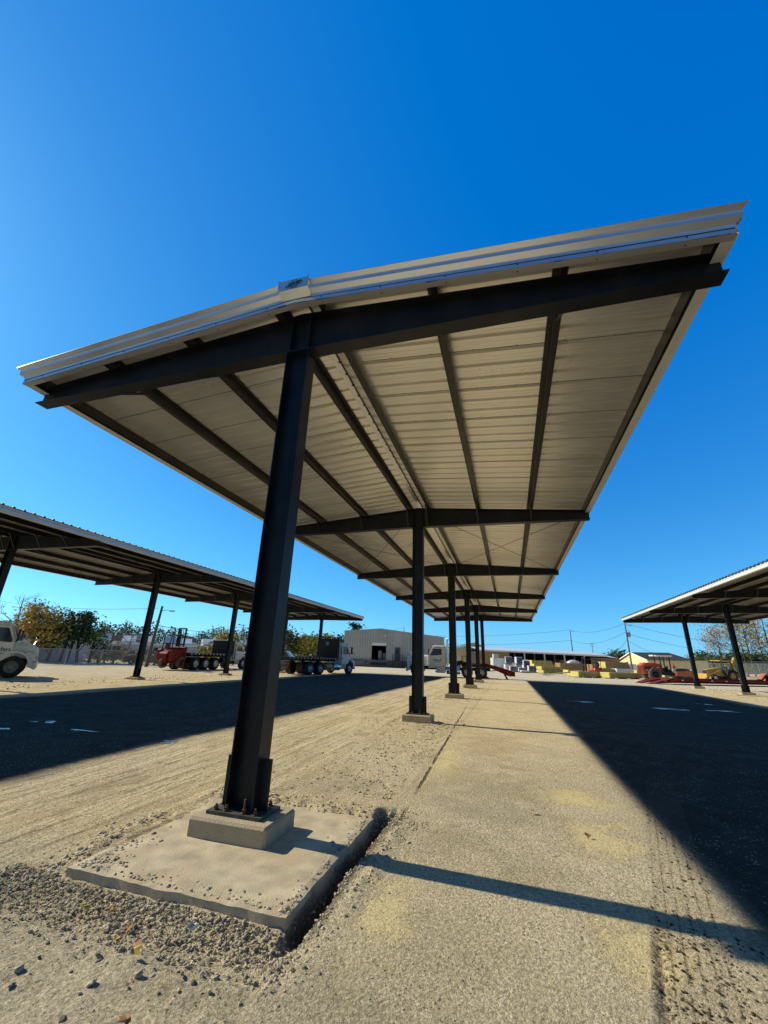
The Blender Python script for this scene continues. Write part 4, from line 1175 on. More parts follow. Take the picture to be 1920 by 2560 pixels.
# ------------------------------------------------------------------ lumber, pallets
def bundle(px0, px1, D0, D1, z0, z1, depth, label, mm='lumber', endm='lumberend', rows=4, name='lumber_stack', group='bundles of lumber in the far yard'):
    p0 = gat(px0, D0); p1 = gat(px1, D1); rz, L_ = frame_to(p0, p1)
    o = empty(name, (p0.x, p0.y, z0), rz, label, 'lumber', group)
    k = MB(); h = z1-z0; r_ = random.Random(int(px0*7+px1)); n = max(3, int(depth/.16))
    bl = .10 if z0 < .05 else .02
    for j in range(rows):
        za = bl+(h-bl)*j/rows; zb_ = bl+(h-bl)*(j+1)/rows-.012
        for i in range(n):
            a = depth*i/n; b_ = depth*(i+1)/n-.008; e0 = r_.uniform(-.06, .06); e1 = r_.uniform(-.08, .08)
            k.box(e0, a, za, L_+e1, b_, zb_)
    k.build('boards', M[mm], o)
    k = MB()
    for q in range(3):
        x = L_*(.12+.38*q); k.box(x-.05, .02, 0, x+.05, depth-.02, bl-.004)
    k.build('bearers', M['wood'], o)
    k = MB()
    for q in range(2):
        x = L_*(.22+.56*q); k.box(x-.02, -.008, bl, x+.02, -.001, h+.004); k.box(x-.02, -.008, h+.0045, x+.02, depth, h+.008)
    k.build('strap', M['black'], o)
    k = MB()
    for j in range(rows):
        for i in range(n):
            za = bl+(h-bl)*j/rows; zb_ = bl+(h-bl)*(j+1)/rows-.012; a = depth*i/n; b_ = depth*(i+1)/n-.008
            k.box(-.085, a+.004, za+.004, -.075, b_-.004, zb_-.004)
    k.build('board_ends', M[endm], o)
    return o
bundle(1443, 1504, 55, 57, 0, .72, 1.2, 'nearest yellowish lumber bundle left of the two front bundles, below the orange forklift')
bundle(1519, 1600, 55, 57.5, 0, .75, 1.3, 'nearest yellowish lumber bundle right of the two front bundles, beside the roller')
bundle(1506, 1585, 62, 64, 0, .50, 1.2, 'lower yellow lumber bundle in the second row, under a white-covered one')
bundle(1503, 1578, 62.2, 64.2, .505, 1.15, 1.2, 'upper yellow lumber bundle in the second row, half under a white printed sheet')
bundle(1513, 1568, 66, 67.5, 1.2, 2.1, 1.3, 'brown timber block on top of the second-row stack, before the cream building', 'brownlumber', 'lumberend', 5)
bundle(1516, 1570, 66.1, 67.6, 0, 1.19, 1.3, 'pale lumber bundle carrying the brown timber block', 'lumber', 'wrap')
bundle(1357, 1408, 70, 71.5, 0, .55, 1.3, 'yellow lumber bundle right beside the white pallets, bottom of its pile')
bundle(1353, 1404, 70.2, 71.7, .555, 1.10, 1.2, 'yellow lumber bundle right beside the white pallets, top of its pile')
bundle(1335, 1425, 82, 84, 0, 1.45, 1.4, 'long olive lumber bundle behind the yellow pile, dark front', 'lumber', 'lumberend', 5)
bundle(1330, 1380, 88, 89, 0, 2.1, 1.4, 'far high olive lumber stack just right of the pallets, against the shed', 'lumber', 'lumberend', 6)
bundle(1400, 1462, 76, 77.5, 0, 1.75, 1.3, 'long brown lumber stack under the white tarp', 'brownlumber', 'brownlumber', 7)
bundle(1418, 1459, 66, 66.6, 0, .75, 1.2, 'small yellow lumber bundle just left of the orange forklift, behind loose planks')
bundle(1480, 1512, 78, 79, 0, 1.7, 1.3, 'brown lumber stack behind the orange forklift', 'brownlumber', 'brownlumber', 6)
bundle(1427, 1447, 58, 58.3, 0, .42, 1.0, 'short low lumber bundle left of the nearest bundles, crossed by loose planks')
bundle(1588, 1625, 70, 71, 0, 1.0, 1.2, 'yellow lumber bundle partly hidden by the roller hood')
bundle(1655, 1722, 72, 74, 0, .95, 1.2, 'low pale lumber bundle behind the roller drum, the person beyond it')
pl = [((1351, 60), (1450, 63), .05, .55), ((1356, 61), (1452, 64), .02, .75), ((1358, 60.5), (1446, 65), .10, .62)]
for q, (a, b_, za, zb_) in enumerate(pl):
    A0 = gat(*a); B0 = gat(*b_); k = MB(); k.bar((A0.x, A0.y, za), (B0.x, B0.y, zb_), .28, .08)
    o = k.build('plank', M['lumber']); tag(o, ['loose plank lying lowest across the ground left of the nearest lumber', 'loose plank highest of the three slanting onto the bundles', 'loose plank in the middle of the three slanting boards'][q], 'plank', 'loose planks leaning on the lumber')

def pallet(px, D, z0, w_, h, label, dark=1, seed=0, name='wrapped_pallet'):
    p = gat(px, D); o = empty(name, (p.x, p.y, z0), YAW*.6+R(random.Random(seed).uniform(-8, 14)), label, 'pallet', 'white wrapped pallets of building materials')
    k = MB()
    for q in range(3): k.box(-w_/2, -.5+q*.42, 0, w_/2, -.36+q*.42, .09)
    for q in range(5): k.box(-w_/2+q*w_/5, -.52, .091, -w_/2+q*w_/5+w_/7, .52, .115)
    k.build('pallet_base', M['wood'], o)
    k = MB(); r_ = random.Random(seed); n = max(2, int(h/.2))
    for j in range(n):
        za = .117+(h-.117)*j/n; zb_ = .117+(h-.117)*(j+1)/n
        k.bbox(-w_/2+r_.uniform(-.03, .03), -.5+r_.uniform(-.03, .03), za, w_/2+r_.uniform(-.03, .03), .5, zb_+.01, .07)
    k.build('wrapped_load', M['wrap'], o)
    if dark:
        k = MB(); k.bbox(-w_/2+.06, -.555, .2, w_/2-.05, -.535, h-.05, .01); k.build('printed_panel', M['darkwrap'], o)
    return o
PL = [(1271, 76, 1.22, 1.15, 1.25, 'upper dark-printed pallet on the leftmost double stack of pallets'), (1281, 74, 0, 1.15, .95, 'lower dark-printed pallet in front of the leftmost double stack'),
      (1268, 76.2, 0, 1.15, 1.2, 'white wrapped pallet under the upper dark-printed one at left'),
      (1296, 77, 1.22, 1.15, 1.25, 'upper dark-printed pallet of the second stack, right of the first'), (1295, 77.2, 0, 1.15, 1.2, 'lower white pallet of the second stack'),
      (1303, 73, 0, 1.2, .75, 'short dark pallet in front of the second pallet stack'), (1309, 71, 0, 1.3, .38, 'lowest flat white bundle at the front of the pallets'),
      (1314, 78, 0, 1.2, 1.9, 'tall mixed white pallet third from the left'), (1326, 74, 0, 1.1, 1.1, 'blue-grey printed pallet near the right end of the row'),
      (1338, 74, 0, 1.1, .9, 'dark blue pallet at the right end, beside the yellow lumber'), (1347, 72.5, 0, 1.0, .45, 'small dark low pallet last in the row on the right'),
      (1312, 84, 0, 1.2, 2.1, 'pale pallet behind the third stack, close to the shed'), (1259, 79, 0, 1.1, 1.9, 'plain white narrow pallet between the white crate and the printed stacks')]
for q, (px, D, z0, w_, h, lb) in enumerate(PL): pallet(px, D, z0, w_, h, lb, dark=(q not in (2, 4, 6, 11, 12)), seed=q+3)
p = gat(1243, 78); o = empty('white_crate', p, YAW+R(6), 'big plain white wrapped crate left of the printed pallets', 'crate')
k = MB(); k.bbox(-1.05, -.7, .12, 1.05, .7, 2.2, .08); k.build('wrapped_load', M['wrap'], o)
k = MB()
for q in range(3): k.box(-1.0, -.65+q*.55, 0, 1.0, -.5+q*.55, .116)
k.build('bearers', M['wood'], o)
p = gat(1239, 92); o = empty('appliance', p, YAW, 'tall white appliance standing behind the white crate', 'appliance')
k = MB(); k.bbox(-.55, -.4, .02, .55, .4, 3.1, .06); k.build('casing', M['wrap'], o); k = MB(); k.bbox(-.32, -.43, 1.2, .5, -.402, 2.9, .03); k.build('door', M['alu'], o)
# car behind the pallets
Wc = empty('parked_car', tuple(gat(1257, 86)), YAW+R(4), 'white car behind the wrapped pallets, only its roof and windows showing', 'car')
car_body(Wc, 4.4, 1.8, .7, 1.55, 2.2, [(-1.6, 1.5), (1.3, 1.5), (.5, 2.15), (-1.0, 2.15)], 'white')
for s in (-1, 1):
    k = MB(); k.add([(-1.3, s*.80, 1.58), (.95, s*.80, 1.58), (.42, s*.665, 2.07), (-.9, s*.665, 2.07)], [(0, 1, 2, 3)]); k.build('side_window', M['glass'], Wc)
    for x in (-1.4, 1.4): wheel(Wc, x, s*.8, .42, .22, 'tyre', 'alu', s)
# tarp heap
p = gat(1434, 76.6); k = MB(); n = 18; vs = []; 
for i in range(n+1):
    for j in range(9):
        u_, v_ = i/n*2-1, j/8*2-1
        rr2 = max(0, 1-u_*u_)**.5*max(0, 1-v_*v_)**.35
        vs.append((u_*1.1, v_*.6, .55*rr2+.06*noise.noise(Vector((u_*3, v_*3, 2)))*rr2))
fs = [(i*9+j, (i+1)*9+j, (i+1)*9+j+1, i*9+j+1) for i in range(n) for j in range(8)]
k.add(vs, fs, 0, True); o = k.build('tarp', M['wrap'], fix=False, loc=(p.x, p.y+.5, 1.757)); o.rotation_euler.z = YAW
tag(o, 'white tarp heaped on the long brown lumber stack', 'tarp')
p = gat(1559, 62.6); k = MB(); k.bbox(-1.3, -.05, -.45, 1.3, 1.25, .02, .02); o = k.build('cover_sheet', M['wrap'], loc=(p.x, p.y, 1.16)); o.rotation_euler.z = YAW+R(5)
tag(o, 'white printed sheet wrapped over the second-row lumber bundle', 'sheet')
p = gat(1700, 73); k = MB(); 
for q in range(5): k.bbox(-1.6+q*.64, -.5, 0, -1.02+q*.64, .5, .35, .06)
o = k.build('window_units', M['wrap'], loc=(p.x, p.y-.5, .955)); o.rotation_euler.z = YAW; tag(o, 'row of small white boxed units on the pale lumber behind the roller drum', 'boxes')

# ------------------------------------------------------------------ machines
# orange forklift
OF = empty('yard_forklift', tuple(gat(1478, 61.5)), R(200), 'orange forklift with dark mast among the lumber bundles', 'forklift')
k = MB(); loft(k, [rsec(-1.35, 1.0, .45, 1.05, .25, .8), rsec(-1.15, 1.25, .35, 1.25, .2, 1.0), rsec(-.1, 1.25, .35, 1.2, .12, 1.1), rsec(.0, 1.2, .35, .85, .1, 1.1), rsec(.85, 1.15, .35, .8, .08, 1.05)]); k.build('body', M['orange'], OF, bevel=.02)
k = MB(); k.bbox(-.85, -.35, 1.22, -.2, .35, 1.36, .05); k.bbox(-.95, -.35, 1.37, -.8, .35, 1.85, .05); k.build('seat', M['hide'], OF)
k = MB()
for x in (-1.0, .75):
    for s in (-1, 1): k.box(x-.03, s*.5-.03, .9, x+.03, s*.5+.03, 2.28)
k.bbox(-1.1, -.56, 2.281, .85, .56, 2.34, .02); k.build('cab_guard', M['black'], OF)
for s in (-1, 1):
    k = MB(); k.box(1.05, s*.38-.06, .1, 1.18, s*.38+.06, 2.6); k.build('mast_rail', M['black'], OF)
    k = MB(); k.bbox(1.25, s*.3-.05, .12, 2.3, s*.3+.05, .17, .01); k.build('fork', M['black'], OF)
    wheel(OF, .75, s*.6, .36, .26, 'tyred', 'whited', s); wheel(OF, -.85, s*.55, .30, .22, 'tyred', 'orange', s)
k = MB()
for z in (.4, 1.4, 2.5): k.box(1.06, -.319, z, 1.17, .319, z+.09)
k.build('mast_crosshead', M['black'], OF)

# orange roller (drum towards +x)
RO = empty('soil_roller', tuple(gat(1649, 54.5)), YAW-R(6), 'orange single-drum soil roller with white canopy and dusty rear tyres', 'roller')
RX = -1.3
k = MB(); loft(k, [rsec(-2.75+.15, 1.35, .95, 1.75, .15, 1.15), rsec(-2.3, 1.5, .75, 2.02, .25, 1.25), rsec(-1.2, 1.5, .75, 2.12, .25, 1.2), rsec(-.35, 1.45, .75, 1.95, .2, 1.15), rsec(-.15, 1.4, .75, 1.6, .2, 1.2)])
ho = k.build('engine_hood', M['orange'], RO, bevel=.03)
k = MB()
for q in range(6):
    k.box(-2.665, -.55, 1.0+q*.12, -2.60, .55, 1.06+q*.12)
    for s in (-1, 1): k.box(-2.35+q*.14, s*.752-.012, 1.25, -2.28+q*.14, s*.752+.012, 1.6)
k.build('grille', M['black'], ho)
k = MB()
for s in (-1, 1): k.add([(-2.2, s*.757, 1.12), (-.6, s*.757, 1.5), (-.6, s*.757, 1.58), (-2.2, s*.757, 1.2)], [(0, 1, 2, 3)])
k.build('stripe', M['white'], ho)
for s in (-1, 1): wheel(RO, RX, s*.78, .74, .55, 'tyred', 'black', s)
k = MB(); k.bbox(-.4, -.75, .65, 1.0, .75, 1.05, .05); k.bbox(.3, -.45, 1.06, .95, .45, 1.35, .05); k.build('platform', M['black'], RO)
k = MB(); k.bbox(-.1, -.3, 1.35, .35, .3, 1.5, .05); k.bbox(-.15, -.3, 1.5, .0, .3, 2.0, .05); k.bbox(.55, -.2, 1.35, .75, .2, 1.75, .04); k.build('seat', M['hide'], RO)
for x in (-.3, .8):
    for s in (-1, 1):
        k = MB(); k.box(x-.05, s*.66-.05, 1.05, x+.05, s*.66+.05, 2.82); k.build('canopy_post', M['black'], RO)
k = MB(); k.bbox(-.85, -.85, 2.821, 1.2, .85, 2.98, .07); k.bbox(-1.0, -.5, 2.85, -.86, .5, 3.02, .03); k.build('canopy_roof', M['white'], RO)
k = MB(); k.lathe([(0, -1.02), (.70, -1.02), (.74, -.98), (.74, .98), (.70, 1.02), (0, 1.02)], (2.35, 0, .75), 'y', 32); k.build('drum', M['tyred'], RO)
k = MB()
for s in (-1, 1): k.prism([(1.05, .62), (3.4, .55), (3.5, .75), (3.45, 1.15), (2.9, 1.3), (1.5, 1.15), (1.05, 1.0)], min(s*1.04, s*1.18), max(s*1.04, s*1.18))
k.bbox(3.25, -1.035, .6, 3.46, 1.035, 1.12, .03); k.bbox(1.06, -1.035, .6, 1.4, 1.035, 1.0, .03); k.bbox(.95, -.35, .55, 1.06, .35, .95, .03)
k.build('drum_frame', M['orangedust'], RO, bevel=.02)

# yellow backhoe loader facing left
BK = empty('backhoe_loader', tuple(gat(1795, 60.5)), R(180)+YAW+R(3), 'yellow backhoe loader with open canopy and folded rear boom behind the red trailer', 'backhoe')
k = MB(); loft(k, [rsec(2.35, .85, .75, 1.45, .1, .75), rsec(1.6, .95, .7, 1.62, .12, .8), rsec(.4, 1.0, .7, 1.78, .12, .85), rsec(.3, 1.0, .7, 1.2, .1, .9), rsec(-1.1, 1.0, .65, 1.1, .1, .9)])
ho = k.build('hood', M['yellow'], BK, bevel=.02)
k = MB(); k.bbox(2.352, -.36, .85, 2.40, .36, 1.4, .02); k.build('grille', M['black'], ho)
for s in (-1, 1):
    wheel(BK, -.75, s*.82, .72, .44, 'tyre', 'yellow', s); wheel(BK, 1.75, s*.80, .44, .30, 'tyre', 'whited', s)
    k = MB(); n = 10; vs = []
    for q in range(n+1):
        a = math.pi*q/n*.9+.1
        for rr2 in (.80, .86): vs += [(-.75+rr2*math.cos(a), s*.60, .74+rr2*math.sin(a)), (-.75+rr2*math.cos(a), s*1.08, .74+rr2*math.sin(a))]
    fs = []
    for q in range(n):
        b0 = q*4; fs += [(b0, b0+1, b0+5, b0+4), (b0+2, b0+3, b0+7, b0+6), (b0, b0+2, b0+6, b0+4), (b0+1, b0+3, b0+7, b0+5)]
    k.add(vs, fs); k.build('rear_fender', M['black'], BK)
    for x in (.25, -1.25):
        k = MB(); k.bar((x, s*.68, 1.1), (x-.05*x, s*.68, 2.62), .07, .07, up=(0, 1, 0)); k.build('canopy_post', M['black'], BK)
    k = MB(); k.bar((.5, s*.62, 1.45), (2.2, s*.62, .75), .10, .22); k.bar((2.2, s*.62, .75), (2.85, s*.62, .45), .10, .2); k.build('loader_arm', M['yellow'], BK)
k = MB(); k.bbox(-1.5, -.82, 2.63, .55, .82, 2.76, .04); k.build('canopy_roof', M['yellow'], BK)
k = MB(); k.bbox(-.75, -.3, 1.15, -.25, .3, 1.35, .05); k.bbox(-.85, -.3, 1.36, -.7, .3, 1.9, .05); k.tube([(.2, 0, 1.2), (-.05, 0, 1.7)], .04, 8); k.lathe([(.17, -.02), (.2, 0), (.17, .02)], (-.07, 0, 1.72), 'z', 14); k.build('seat_and_wheel', M['hide'], BK)
k = MB(); k.prism([(2.85, .9), (2.95, .25), (3.6, .12), (3.62, .18), (3.15, .5), (3.05, .95)], -1.1, 1.1); k.build('loader_bucket', M['yellow'], BK)
k = MB(); k.prism([(-1.55, .7), (-1.2, .7), (-1.25, 1.3), (-2.15, 2.9), (-2.35, 3.2), (-2.6, 3.15), (-2.55, 2.8), (-2.2, 2.2), (-1.65, 1.2)], -.16, .16); k.build('boom', M['yellow'], BK, bevel=.02)
k = MB(); k.prism([(-2.62, 3.05), (-2.42, 3.1), (-2.3, 2.6), (-2.45, 1.3), (-2.62, 1.3)], -.13, .13); k.build('dipper', M['yellow'], BK, bevel=.02)
k = MB(); k.tube([(-1.5, 0, .95), (-2.05, 0, 1.85)], .07, 10); k.tube([(-1.8, .0, 1.9), (-2.3, 0, 2.9)], .05, 10, 1); k.build('hydraulic_ram', [M['black'], M['chrome']], BK)
k = MB(); k.prism([(-2.3, 1.3), (-2.75, 1.35), (-3.1, .95), (-3.0, .6), (-2.6, .45), (-2.35, .7)], -.32, .32); k.build('digging_bucket', M['black'], BK, bevel=.02)
for s in (-1, 1):
    k = MB(); k.box(-1.5, s*.95-.06, .12, -1.36, s*.95+.06, 1.1); k.bbox(-1.62, s*.95-.2, .0, -1.25, s*.95+.2, .08, .02); k.build('stabiliser', M['yellow'], BK)
k = MB(); k.box(-1.49, -.885, .72, -1.37, .885, .9); k.build('rear_frame', M['yellow'], BK)

# red low-loader deck on the ground
p0 = gat(1606, 42.5); p1 = gat(1935, 47.5); rz, Lq = frame_to(p0, p1)
LB = empty('lowbed_trailer', p0, rz, 'long red low-loader trailer parked across the far end of the right canopy', 'trailer')
for y in (-.95, .95):
    k = MB(); k.prism([(0, .10), (.3, .08), (2.2, .04+.12), (Lq-2.2, .16), (Lq-1.6, .20), (Lq-.8, .75), (Lq+2.8, .75), (Lq+2.8, 1.12), (Lq-1.2, 1.12), (Lq-2.0, .58), (2.3, .56), (.9, .34), (0, .16)], y-.06, y+.06)
    k.build('side_beam', M['darkred'], LB)
k = MB(); k.box(2.2, -.889, .40, Lq-2.1, .889, .52)
q = 1.2
while q < Lq-2.2: k.box(q-.05, -1.20, .28, q+.05, -1.011, .40); k.box(q-.05, 1.011, .28, q+.05, 1.20, .40); q += .75
k.box(2.2, -1.27, .36, Lq-2.2, -1.201, .50); k.box(2.2, 1.201, .36, Lq-2.2, 1.27, .50)
k.build('deck', M['red'], LB)
for y in (-.6, .6):
    k = MB(); k.prism([(-.6, .04), (.1, .04), (1.6, .30), (2.19, .42), (2.19, .50), (1.5, .42)], y-.25, y+.25); k.build('ramp', M['red'], LB)
for y in (-.62, .62):
    k = MB(); k.prism([(Lq-2.0, .62), (Lq-1.1, 1.20), (Lq+2.0, 1.20), (Lq+2.0, 1.28), (Lq-1.2, 1.28), (Lq-2.1, .68)], y-.22, y+.22); k.build('wheel_ramp', M['orangedust'], LB)
for x in (Lq-.35, Lq+.85, Lq+2.05):
    for s in (-1, 1): wheel(LB, x, s*.80, .42, .30, 'tyre', 'whited', s)
k = MB()
for q_ in range(5): k.box(3+q_*1.9, -1.281, .38, 3.25+q_*1.9, -1.272, .47)
k.build('reflector', M['white'], LB)

# small red yard tractor far behind the semi
p = gat(1157, 92); YT = empty('yard_tractor', p, R(200), 'small red tractor far behind the middle columns near the gabled building', 'tractor')
k = MB(); loft(k, [rsec(1.6, .8, .7, 1.35, .1, .6), rsec(.3, .95, .7, 1.6, .15, .8), rsec(-.2, 1.0, .7, 1.2, .1, .9), rsec(-1.0, 1.0, .6, 1.1, .1, .9)]); k.build('body', M['red'], YT, bevel=.02)
k = MB()
for x in (-.9, .1):
    for s in (-1, 1): k.box(x-.04, s*.5-.04, 1.0, x+.04, s*.5+.04, 2.4)
k.bbox(-1.0, -.6, 2.401, .2, .6, 2.5, .03); k.build('cab_guard', M['black'], YT)
for s in (-1, 1): wheel(YT, -.6, s*.75, .65, .4, 'tyre', 'red', s); wheel(YT, 1.15, s*.65, .4, .25, 'tyre', 'whited', s)

# small cars beyond the left fence
for q, (px, D, paint, lb) in enumerate(((232, 50, 'navy', 'dark blue car beyond the fence behind the white lorry hood'), (640-268, 47, 'red', 'small red car beyond the fence beside the leaning pole'), (345, 55, 'greywall', 'grey car behind the fence near the bare bush'))):
    c = empty('parked_car', tuple(gat(px if q else 106, D)), YAW+R(180*(q % 2)+10*q), lb, 'car')
    car_body(c, 4.5, 1.8, .3, .95, 1.45, [(-1.7, .9), (1.2, .9), (.5, 1.48), (-1.1, 1.48)], paint)
    for s in (-1, 1):
        k = MB(); k.add([(-1.35, s*.80, .97), (.9, s*.80, .97), (.42, s*.665, 1.41), (-1.0, s*.665, 1.41)], [(0, 1, 2, 3)]); k.build('side_window', M['glass'], c)
        for x in (-1.4, 1.4): wheel(c, x, s*.8, .34, .22, 'tyre', 'alu', s)
# ------------------------------------------------------------------ poles and wires
def pole(px, pyt, D, label, base=0, cross=0, lamp=0, trans=0, lean=0):
    b = gat(px, D); t = at(px, pyt, D); h = t.z
    o = empty('utility_pole', b, YAW, label, 'pole', 'utility poles around the yard')
    k = MB(); k.tube([(0, 0, -.3), (lean*.5, 0, h*.5), (lean, 0, h)], [.16, .14, .10], 10); k.build('shaft', M['wood'], o)
    if cross:
        k = MB()
        for q in range(cross): k.bar((lean-1.1, -.1, h-.35-q*.9), (lean+1.1, -.1, h-.35-q*.9), .1, .12)
        k.build('crossarm', M['wood'], o)
        k = MB()
        for x in (-1, -.5, .5, 1): k.lathe([(.05, 0), (.06, .08), (.03, .16), (0, .17)], (lean+x, -.1, h-.28), 'z', 8)
        k.build('insulator', M['galv'], o)
    if lamp:
        k = MB(); k.tube([(lean, 0, h-.5), (lean+.5, 0, h-.35), (lean+.9, 0, h-.4)], .03, 6); k.bbox(lean+.8, -.12, h-.5, lean+1.3, .12, h-.38, .04); k.build('lamp_arm', M['galv'], o)
    if trans:
        k = MB(); k.lathe([(0, 0), (.28, 0), (.3, .05), (.3, .8), (.25, .88), (0, .9)], (lean+.45, 0, h-2.6), 'z', 14); k.build('transformer', M['galv'], o)
        k = MB(); k.tube([(lean+.1, 0, h-1.3), (lean+.7, 0, h-1.5), (lean+.75, 0, h-2.3), (lean+.45, 0, h-2.9)], .025, 6); k.build('cable_loop', M['wire'], o)
    return o, Vector((b.x, b.y, h))
P1 = pole(368, 1478+36, 41, 'leaning wooden pole with a street lamp left of the red forklift', lamp=1, lean=.35)[1]
P2 = pole(596, 1560, 150, 'distant wooden pole with crossarms between the left canopy columns', cross=2)[1]
P3 = pole(851, 1590, 170, 'small distant pole left of the warehouse roof', cross=1)[1]
P4 = pole(1009, 1568, 140, 'pole tip rising behind the warehouse roof', cross=0)[1]
P5 = pole(1434, 1575, 135, 'tall wooden pole behind the white-roofed shed', lamp=1)[1]
P6 = pole(1485, 1608, 190, 'small distant pole right of the tall one behind the shed', cross=2)[1]
P7 = pole(1577, 1559, 84, 'nearest wooden pole with transformer, before the cream building', trans=1, lamp=1)[1]
def wire(a, b, sag, label, r=.022):
    pts = []
    for q in range(25):
        t = q/24; p = Vector(a).lerp(Vector(b), t); p.z -= sag*4*t*(1-t); pts.append(p)
    k = MB(); k.tube(pts, r, 5, cap=False); o = k.build('overhead_wire', M['wire'], fix=False)
    return tag(o, label, 'wire', 'overhead wires across the sky')
wire(P7, P5, 1.2, 'upper wire from the transformer pole to the tall pole', .03)
wire(P7-Vector((0, 0, 1.6)), P5-Vector((0, 0, 3.2)), 1.6, 'lower sagging wire from the transformer pole to the tall pole', .03)
wire(P5, at(1040, 1588, 150), 1.0, 'wire leaving the tall pole leftward behind the columns', .035)
wire(P5-Vector((0, 0, 3.2)), at(1040, 1606, 150), 1.0, 'lower wire leaving the tall pole leftward', .035)
wire(P7, at(1935, 1618, 95), 1.0, 'upper wire from the transformer pole to the right trees', .028)
wire(P7-Vector((0, 0, 2.0)), at(1935, 1642, 95), 1.0, 'lower wire from the transformer pole to the right trees', .028)
wire(P7-Vector((0, 0, 3.0)), at(1516, 1636, 100), .8, 'slanting wire from the transformer pole down to the shed end', .028)
wire(P7-Vector((0, 0, 3.2)), at(1668, 1636, 100), .8, 'slanting wire from the transformer pole down to the cream roof', .028)
wire(P1-Vector((0, 0, .2)), at(-60, 1490, 60), .7, 'wire from the leaning lamp pole to the bare trees at left', .02)
wire(P2, P1-Vector((0, 0, 1.8)), 1.5, 'long wire from the lamp pole to the distant pole', .03)
wire(P2-Vector((0, 0, 1)), at(860, 1588, 170), 1.2, 'upper wire passing behind the left canopy end', .04)
wire(P2-Vector((0, 0, 4)), at(860, 1600, 170), 1.0, 'lower wire passing behind the left canopy end', .04)
wire(P3, P4, 1.0, 'far wire running above the warehouse', .04)

# ------------------------------------------------------------------ chain-link fences
def chainlink():
    m = bpy.data.materials.new('chain_link_mesh'); m.use_nodes = True; nt = m.node_tree; N = nt.nodes; L = nt.links
    b = N['Principled BSDF']; b.inputs['Base Color'].default_value = (.33, .34, .34, 1); b.inputs['Metallic'].default_value = .5; b.inputs['Roughness'].default_value = .5
    tc = N.new('ShaderNodeTexCoord'); sp = N.new('ShaderNodeSeparateXYZ'); L.new(tc.outputs['Object'], sp.inputs[0])
    def mth(op, a, c=None):
        n = N.new('ShaderNodeMath'); n.operation = op
        for i, q in enumerate((a, c)):
            if q is None: continue
            if isinstance(q, (int, float)): n.inputs[i].default_value = q
            else: L.new(q, n.inputs[i])
        return n.outputs[0]
    u_ = mth('MULTIPLY', mth('ADD', sp.outputs[0], sp.outputs[2]), 9.0); v_ = mth('MULTIPLY', mth('SUBTRACT', sp.outputs[0], sp.outputs[2]), 9.0)
    w1 = mth('LESS_THAN', mth('FRACT', u_), .16); w2 = mth('LESS_THAN', mth('FRACT', v_), .16)
    L.new(mth('MAXIMUM', w1, w2), b.inputs['Alpha']); return m
M['chain'] = chainlink()
def fence(p0, p1, h, label, z=0, barb=False):
    rz, L_ = frame_to(p0, p1)
    o = empty('chain_link_fence', (p0[0], p0[1], z), rz, label, 'fence')
    k = MB(); k.add([(0, 0, .05), (L_, 0, .05), (L_, 0, h-.03), (0, 0, h-.03)], [(0, 1, 2, 3)]); k.build('mesh_panel', M['chain'], o, fix=False)
    n = max(2, int(L_/3))
    for q in range(n+1):
        x = L_*q/n; k = MB(); k.tube([(x, .05, -.2), (x, .05, h+.02)], .045, 8)
        if barb: k.tube([(x, .05, h), (x, -.25, h+.35)], .025, 6)
        k.build('post', M['galv'], o)
    k = MB(); k.tube([(0, .05, h), (L_, .05, h)], .028, 6)
    if barb: k.tube([(0, -.25, h+.33), (L_, -.25, h+.33)], .01, 4); k.tube([(0, -.12, h+.18), (L_, -.12, h+.18)], .01, 4)
    k.build('top_rail', M['galv'], o)
fence(gat(1738, 82), gat(1856, 76), 2.1, 'chain-link fence stretch behind the backhoe', .5)
fence(gat(1858, 75), gat(2010, 62), 2.1, 'chain-link fence with leaning post tops right of the backhoe, below the trees', .55, True)
fence(gat(70, 37), gat(250, 41), 1.35, 'low dark wire fence behind the white lorry, under the pine')
fence(gat(252, 41), gat(470, 44), 1.35, 'low wire fence between the lorry and the red forklift')
k = MB(); k.bbox(-.12, -.12, 0, .12, .12, 1.2, .05); p = gat(1917, 70); o = k.build('bollard', M['brightyellow'], loc=(p.x, p.y, .35)); tag(o, 'short yellow bollard at the right edge before the fence', 'bollard')

# mound under the right fence and grassy bank behind the pickup
M['drygrass'] = mat('dry_grass_bank', (.40, .31, .17), .95, var=.3, vscale=.8, bump=.6, bscale=8)
def bank(px0, px1, D0, D1, h, depth, name='grass_bank'):
    p0 = gat(px0, D0); p1 = gat(px1, D1); rz, L_ = frame_to(p0, p1); vs = []; nx_, ny_ = 40, 10
    for j in range(ny_+1):
        for i in range(nx_+1):
            x = L_*i/nx_; y = depth*j/ny_; e = min(1, i/6, (nx_-i)/6); t = min(1, j/3)
            vs.append((x, y, -.02+h*t*e*(.8+.4*noise.noise(Vector((x*.3, y*.5, px0))))))
    fs = [(j*(nx_+1)+i, j*(nx_+1)+i+1, (j+1)*(nx_+1)+i+1, (j+1)*(nx_+1)+i) for j in range(ny_) for i in range(nx_)]
    k = MB(); k.add(vs, fs, 0, True); o = k.build(name, M['drygrass'], fix=False, loc=p0); o.rotation_euler.z = rz; tag(o, kind='structure')
bank(1700, 2050, 75, 60, .62, 14)
bank(690, 860, 95, 95, 1.9, 20)

